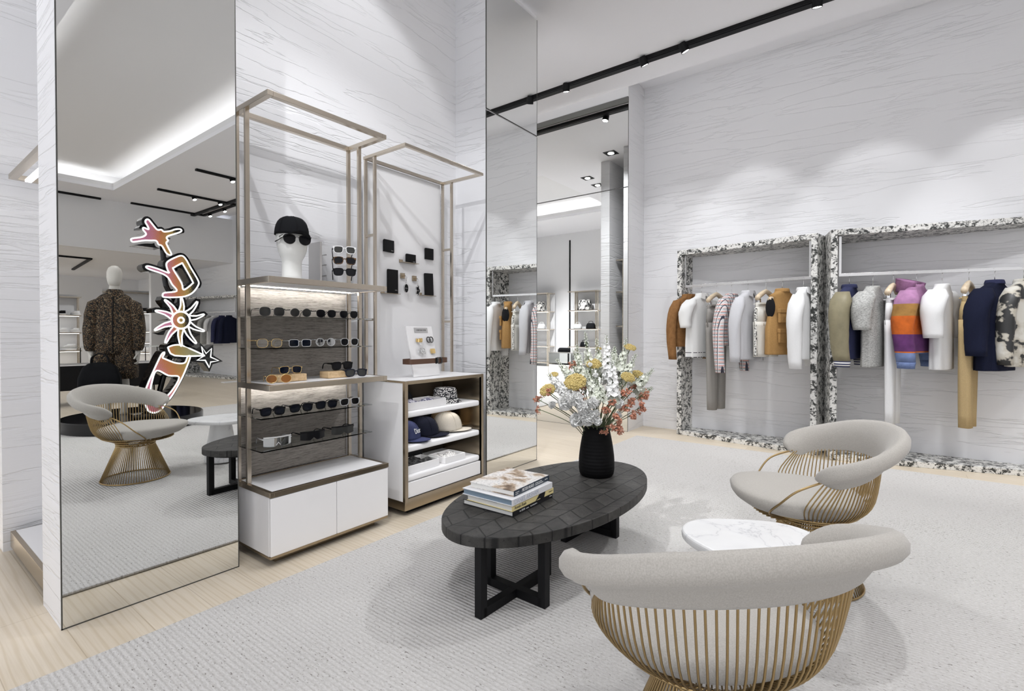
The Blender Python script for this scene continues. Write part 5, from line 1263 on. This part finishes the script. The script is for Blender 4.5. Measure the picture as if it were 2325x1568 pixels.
MB().loft([ms(1.535,.10,.085),ms(1.585,.085,.08),ms(1.60,.07,.07),ms(1.585,.062,.064),ms(1.54,.064,.066)],cap=False).build('shirt_collar', M['leopard'], mq, smooth=True)
for s in (-1,1):
    ss=[ms(1.47,.05,.06,s*.155,n_=20),ms(1.43,.082,.095,s*.192,n_=20),ms(1.28,.082,.10,s*.226,wr=.05,sd=1,n_=20),ms(1.1,.08,.098,s*.238,.0,wr=.07,sd=2+s,n_=20),ms(.95,.075,.092,s*.24,-.015,wr=.09,sd=3,n_=20),ms(.85,.065,.076,s*.238,-.03,wr=.06,sd=4,n_=20),ms(.815,.05,.056,s*.238,-.035,n_=20)]
    MB().loft(ss).build('shirt_sleeve', M['leopard'], mq, smooth=True)
    h = MB(); hx,hy = s*.238,-.04
    h.loft([ms(.83,.03,.026,hx,hy,n_=14),ms(.78,.032,.022,hx,hy,n_=14),ms(.74,.022,.042,hx,hy,n_=14),ms(.70,.02,.044,hx,hy,n_=14),ms(.685,.014,.038,hx,hy,n_=14)])
    for k in range(4):
        y0=hy-.032+.021*k; L=(.066,.078,.082,.07)[k]
        h.tube(smooth_path([(hx,y0,.70),(hx+s*.004,y0,.70-L*.45),(hx-s*.018,y0,.70-L*.75),(hx-s*.04,y0,.70-L*.72)],4),[.0095]*9+[.008]*4,8)
    h.tube(smooth_path([(hx,hy-.035,.765),(hx-s*.014,hy-.062,.74),(hx-s*.03,hy-.068,.705)],4),.010,8)
    h.build('hand', M['skin'], mq, smooth=True)
    MB().loft([ms(.84,.115,.125,s*.095,wr=.02),ms(.70,.122,.135,s*.105,wr=.05,sd=s),ms(.55,.124,.135,s*.11,wr=.06,sd=s+1),ms(.455,.122,.13,s*.11,wr=.07,sd=s+2)]).build('shorts_leg', M['leopard'], mq, smooth=True)
MB().tube([(0,-.092-.055*min(1,i/3),1.50-.70*i/9) for i in range(10)], .006, 4).build('zip', M['black'], mq)
bag = thing('handbag', 'large black top handle bag held by the mannequin', 'bag', (2.40,1.835,.475), R(90+20))
def bs(z,w,d): return esec(z,w,d,p=5,n=36)
MB().loft([bs(0,.20,.10),bs(.015,.215,.112),bs(.18,.205,.11),bs(.30,.165,.085),bs(.345,.12,.05),bs(.36,.09,.03)]).build('bag_body', M['cap_black'], bag, smooth=True)
for dy in (-.035,.035): MB().tube(smooth_path([(-.085,dy,.34),(-.07,dy,.43),(0,dy*.4,.47),(.07,dy,.43),(.085,dy,.34)],5),.0085,8).build('handle', M['wallet'], bag, smooth=True)
for x in (-.08,.06):
    b=MB()
    for k in range(4): b.tube([(x+.010*math.cos(2*PI*i/12),-.10-.004*k,.26-.022*k+.014*math.sin(2*PI*i/12)) for i in range(12)],.0028,5,closed=True)
    b.build('chain_charm', M['chrome'], bag, smooth=True)
text('gold_lettering','Dior',.055,M['gold'],bag,T(0,-.114,.09) @ RX(R(90)),.001,'CENTER',.2)

# ------------------------------------------------------------------ counter, shoe walls and tracks of the far side
t = thing('display_counter', 'long black display counter with glass case seen in the left mirror', 'counter', (5.6,2.1,0))
MB().box(-.32,.32,-1.9,1.3,.26,.66).build('counter_body', M['black'], t, bevel=.004)
MB().box(-.32,.32,-1.9,1.3,.66,.675).build('counter_top', M['white_gloss'], t)
for x in (-.29,.29):
    for y in (-1.8,-.3,.45,1.2): MB().box(x-.01,x+.01,y-.01,y+.01,0,.26).build('leg', M['black'], t)
b=MB()
for x in (-.30,.30):
    for y in (-1.85,-.5,.3,1.25): MB().box(x-.006,x+.006,y-.006,y+.006,.675,.95).build('case_post', M['black'], t)
MB().box(-.31,.31,-1.88,1.28,.95,.965).build('case_lid', M['glass'], t)
def make_sneaker(label, grp, um, sm, am):
    t = thing('sneaker', label, 'shoe', (0,0,0), 0, grp)
    def s(z,L,W,c=0): return [(W*sup(2*PI*j/24,2.4)[1]*(1-.12*sup(2*PI*j/24,2.4)[0]), c+L*sup(2*PI*j/24,2.4)[0], z) for j in range(24)]
    MB().loft([s(0,.135,.048),s(.012,.145,.052),s(.03,.146,.052),s(.034,.142,.049)]).build('sole', sm, t, smooth=True)
    MB().loft([s(.034,.140,.047),s(.06,.132,.046,.0),s(.08,.10,.043,.03),s(.10,.075,.038,.055),s(.115,.062,.034,.068)]).build('upper', um, t, smooth=True)
    MB().box(-.036,.036,-.06,.03,.068,.095,RX(R(-24))).build('laces', am, t, bevel=.01)
    return t
sn = [make_sneaker('', 'sneakers on the far shelves', M['c_white'],M['white_gloss'],M['c_lgrey']), make_sneaker('', 'sneakers on the far shelves', M['cap_black'],M['white_gloss'],M['c_black'])]
usn=[0,0]
def sneaker(k, label, loc, rz, sc=1.0):
    o = sn[k] if not usn[k] else copy_tree(sn[k]); usn[k]=1; o['label']=label; o.location=loc; o.rotation_euler=(0,0,rz); o.scale=(sc,sc,sc); return o
def shoe_wall(label, x,y0,y1,zs,top_z):
    t = thing('shoe_shelf_unit', label, 'shelf unit', (x,(y0+y1)/2,0)); h=(y1-y0)/2
    MB().box(.20,.22,-h,h,0,top_z+.1).build('back_panel', M['white_leather'], t)
    for y in (-h+.04,h-.04):
        for xx in (-.02,.12): MB().box(xx-.012,xx+.012,y-.012,y+.012,0,top_z).build('post', M['brass'], t)
    for z in zs:
        q = MB().box(-.12,.20,-h,h,z-.03,z).build('shelf', M['brass'], t)
        MB().box(-.10,-.05,-h+.05,h-.05,z-.036,z-.031).build('led_bar', M['led'], q)
    MB().box(-.12,.20,-h,h,top_z,top_z+.03).build('top_frame', M['brass'], t)
    return t
shoe_wall('lit shoe shelves at the far left of the left mirror', 12.5,2.2,3.82,(.72,1.21,1.68),2.15)
shoe_wall('lit shoe shelves between mannequin and sign in the left mirror', 12.5,4.35,6.05,(.62,.92,1.25,1.80),2.36)
for i,(k,y,z,sc) in enumerate(((1,3.40,1.68,1),(0,3.70,1.68,1),(0,3.42,1.21,1),(0,3.68,1.21,1),(0,3.55,.72,1.5))):
    sneaker(k,('black shoe','white sneaker','white sneaker','white sneaker','large white and black sneaker')[i]+(' on the upper far left shelf',' beside the black shoe on the upper far left shelf',' at the left of the middle far left shelf',' at the right of the middle far left shelf',' alone on the lower far left shelf')[i],(12.42,y,z+.001),R(60),sc)
for i,(k,y,z) in enumerate(((1,5.05,1.80),(1,5.25,1.80),(0,5.1,1.25),(0,5.75,1.25),(0,5.6,.92),(0,5.1,.62),(0,5.3,.62))):
    sneaker(k,('black shoe behind the mannequin shoulder','black shoe right of its twin behind the mannequin','white sneaker on the second shelf behind the mannequin','white sneaker on the second shelf behind the sign','white sneaker with black marks behind the sign','white sneaker low behind the mannequin sleeve','white sneaker low beside the sign edge')[i],(12.42,y,z+.001),R(60),1.15)
for lb,p0,p1,z in (('short black track left of the cove in the left mirror',(8.60,1.2),(8.55,3.34),CZ),('black track along the bulkhead in the left mirror',(8.45,3.86),(8.45,5.37),CZ),('black track crossing to the mirror edge in the left mirror',(8.45,5.37),(5.9,5.37),CZ),
    ('short black track nearest the mirror edge in the left mirror',(4.70,3.78),(4.74,5.1),CZ),('middle black track in the left mirror',(6.69,3.82),(6.71,5.37),CZ),('slim dark track on the low ceiling far back',(10.5,1.2),(10.5,3.6),3.05),('second slim dark track on the low ceiling far back',(10.5,3.6),(13.6,3.9),3.05)):
    track(lb,p0,p1,z-.001,.07)
for lb,x,y in (('spotlight on the nearest short track in the left mirror',4.71,4.41),('left spotlight on the middle track in the left mirror',6.70,4.50),('right spotlight on the middle track in the left mirror',6.70,5.02),('far spotlight on the crossing track in the left mirror',8.1,5.37),('near spotlight on the crossing track in the left mirror',7.3,5.37)):
    spot_head(lb,x,y,CZ-.01,(-.5,.1,-1),'spotlights seen in the left mirror')

# ------------------------------------------------------------------ neighbouring room seen in the back mirror
def down_light(label,x,y):
    t = thing('square_downlight', label, 'ceiling light', (x,y,CZ), 0, 'square black ceiling lights')
    MB().box(-.10,.10,-.10,.10,-.006,-.001).build('trim_frame', M['black'], t)
    MB().lathe([(0,-.012),(.05,-.012),(.05,-.007),(0,-.007)],20,cap=False).build('lamp_face', M['lamp'], t)
for lb,x,y in (('square black downlight nearest the back mirror edge',-3.69,3.76),('left one of two square downlights beyond the first in the mirror',-4.64,2.81),('square downlight half hidden by the white slab in the mirror',-4.70,2.28)): down_light(lb,x,y)
def bag_wall(label,x0,x1):
    y=-1.3; t = thing('bag_shelf_unit', label, 'shelf unit', ((x0+x1)/2,y,0)); h=(x1-x0)/2
    MB().box(-h,h,-.20,-.18,.2,2.36).build('back_panel', M['white_leather'], t)
    for x in (-h+.14,-h+.20,h-.14,h-.08): MB().box(x-.012,x+.012,-.02,.02,.2,2.36).build('post', M['brass'], t)
    MB().box(-h,h,-.2,.2,2.36,2.385).build('top_frame', M['brass'], t)
    for z in (1.84,1.31,.80,.32):
        q=MB().box(-h,h,-.18,.2,z-.025,z).build('shelf', M['brass'], t); MB().box(-h+.05,h-.05,.10,.13,z-.031,z-.026).build('led_bar', M['led_soft'], q)
    MB().box(-h+.02,h-.02,-.18,.16,0,.2).build('base', M['white_gloss'], t)
    return t
bag_wall('lit bag shelves seen in the back mirror above the flowers',-7.40,-6.46); bag_wall('second lit bag shelves standing in for a reflection at the left edge of the back mirror',-9.02,-8.08)  # second unit is built in place of a shelf reflection in glass
def small_bag(label, loc, w,d,h, mat, rz=0, handle=True):
    t = thing('display_bag', label, 'bag', loc, rz, 'bags on the mirrored shelves')
    MB().loft([esec(0,w,d,p=4),esec(.02,w*1.03,d*1.05,p=4),esec(h*.6,w,d,p=3.5),esec(h*.92,w*.85,d*.8,p=3),esec(h,w*.7,d*.5,p=3)]).build('bag_body', mat, t, smooth=True)
    if handle: MB().tube(smooth_path([(-w*.5,0,h*.95),(-w*.4,0,h*1.3),(w*.4,0,h*1.3),(w*.5,0,h*.95)],5),.007,6).build('handle', mat, t, smooth=True)
zb = NT('zebra_weave'); f=zb.noise(zb.mapv(zb.obj(),(14,14,9)),1.0,2,.5,1.2); zb.set(Base_Color=zb.ramp(f,[(.45,(.02,.02,.02)),(.50,(.75,.73,.70))]),Roughness=.7)
small_bag('black and white patterned bag on the top mirrored shelf',(-6.94,-1.28,1.841),.19,.11,.30,zb.m,0,False)
small_bag('small white bag on the second mirrored shelf',(-7.17,-1.28,1.311),.12,.06,.14,M['c_white'])
small_bag('black bag with raised handle on the second mirrored shelf',(-6.75,-1.28,1.311),.13,.08,.16,M['cap_black'])
small_bag('black bag on the third mirrored shelf',(-6.96,-1.28,.801),.11,.07,.14,M['cap_black'])
small_bag('patterned bag copy standing in for a reflection at the left edge of the back mirror',(-8.45,-1.28,1.841),.15,.11,.30,zb.m,0,False)  # this bag and the next belong to the built reflection
small_bag('white bag copy on the left shelves that stand in for a reflection',(-8.42,-1.28,1.311),.12,.06,.16,M['c_white'])
struct(MB().box(-7.64,-7.60,-1.6,-1.58,.0,3.95).build('trim_3', M['black']))
tag(MB().box(-9.6,-4.5,-1.2,4.7,.001,.012).build('area_rug', M['rug'], None), 'second pale rug in the neighbouring room, seen only in the back mirror', 'rug')
t = thing('glass_vitrine', 'white framed glass case seen in the back mirror behind the flowers', 'display case', (-6.2,1.0,0))
MB().box(-.30,.30,-.28,.28,.0,.45).build('base', M['white_gloss'], t); MB().box(-.30,.30,-.28,.28,.45,.72).build('glass_box', M['glass_smoke'], t); MB().box(-.31,.31,-.29,.29,.72,.74).build('lid', M['steel'], t)
small_bag('black bag lying on the glass case in the mirror',(-6.25,1.0,.741),.15,.08,.10,M['cap_black'],0,False)
t = thing('wall_shelf_frame', 'slim metal shelf frame on the white slab seen in the back mirror', 'shelf frame', (-3.72,2.9,0))
for y in (-.3,.3): MB().box(-.012,.012,y-.012,y+.012,0,2.48).build('post', M['brass'], t)
for z in (2.46,1.9,1.3,.7): MB().box(-.13,.16,-.32,.32,z,z+.025).build('shelf', M['brass'], t)
# ------------------------------------------------------------------ light
w = bpy.data.worlds.new('world'); scn.world = w; w.use_nodes = True
w.node_tree.nodes['Background'].inputs[0].default_value = (.94,.955,1.0,1); w.node_tree.nodes['Background'].inputs[1].default_value = 1.02
# scallops on the back wall and light on the clothes
for x in (-1.25,-.15,.90,1.95,3.0): lamp_spot((x,5.15,4.02), (.0,.36,-1), 27, 58, .35, .035)
for x in (-1.5,-.3,.9,2.1): lamp_spot((x,3.75,4.1),(.0,2.4,-3.2),70,52,.7,.04)  # added front fill for the clothes and the lower wall
# alcove wash, then spots on single surfaces
lamp_spot((-1.72,1.85,4.08), (-.86,.05,-1.2), 30, 82, .3, .03)
lamp_spot((-1.2,.6,4.08), (-1.0,.75,-1.6), 75, 60, .6, .03)
lamp_spot((-1.5,-.3,4.1), (-1.15,3.3,-2.9), 130, 44, .5, .03)  # added spot, brightens the column side and cap cabinet side
lamp_spot((-1.9,4.3,4.1), (-.15,1.9,-2.7), 45, 52, .6, .03)  # added spot, lifts the dim left corner of the back wall
lamp_spot((-1.75,.6,4.1), (.39,2.03,-3.3), 230, 15, .7, .03)  # added accent spot to whiten the bouquet
lamp_spot((-3.0,4.9,4.02),(.25,-.8,-1.6), 60, 80, .6, .04)
lamp_spot((-3.6,4.9,4.05),(-.1,-.8,-1.0), 110, 80, .6, .05)  # added spot on the slab end shown by the back mirror
# seating area down lights
for x,y,pw in ((.15,4.6,160),(1.3,3.6,85),(-.9,.3,45),(1.6,1.0,60),(-2.0,4.4,40),(.6,-1.2,50)):
    lamp_spot((x,y,4.1), (-.12*(x),-.10*(y-2),-1), pw, 95, .6, .035)
for x,y,pw in ((-3.6,-.6,40),): lamp_spot((x,y,4.1),(-.05,.35,-1),pw,80,.5,.05)  # added lamp, brightens the slab left of the fin
# far zones seen in the mirrors
for x,y,pw in ((3.2,2.8,70),(6,4.5,90),(8.9,4.6,90),(5.5,1,80)): lamp_spot((x,y,4.1),(0,0,-1),pw,110,.7,.08)
for x,y,pw in ((11,4,60),(13.5,3.5,90),(14,1,60)): lamp_spot((x,y,3.0),(.2,0,-1),pw,120,.7,.08)
for x,y,pw in ((-3.3,4.6,90),(-4.64,2.81,130),(-7,.9,750),(-6.3,4.6,380),(-8.3,2,450)): lamp_spot((x,y,4.12),(0,-.1,-1),pw,110,.7,.06)  # spots added and strengthened to brighten the dark neighbouring room

scn.view_settings.view_transform = 'Standard'; scn.view_settings.look = 'None'
scn.view_settings.gamma = 1; scn.view_settings.use_curve_mapping = False
scn.view_settings.exposure = 0.28
scn.cycles.max_bounces = 8; scn.cycles.diffuse_bounces = 4; scn.cycles.glossy_bounces = 6; scn.cycles.transmission_bounces = 8
scn.cycles.transparent_max_bounces = 12; scn.cycles.caustics_reflective = False; scn.cycles.caustics_refractive = False
scn.cycles.use_adaptive_sampling = True; scn.cycles.adaptive_threshold = .015; scn.cycles.use_denoising = True; scn.cycles.sample_clamp_indirect = 4
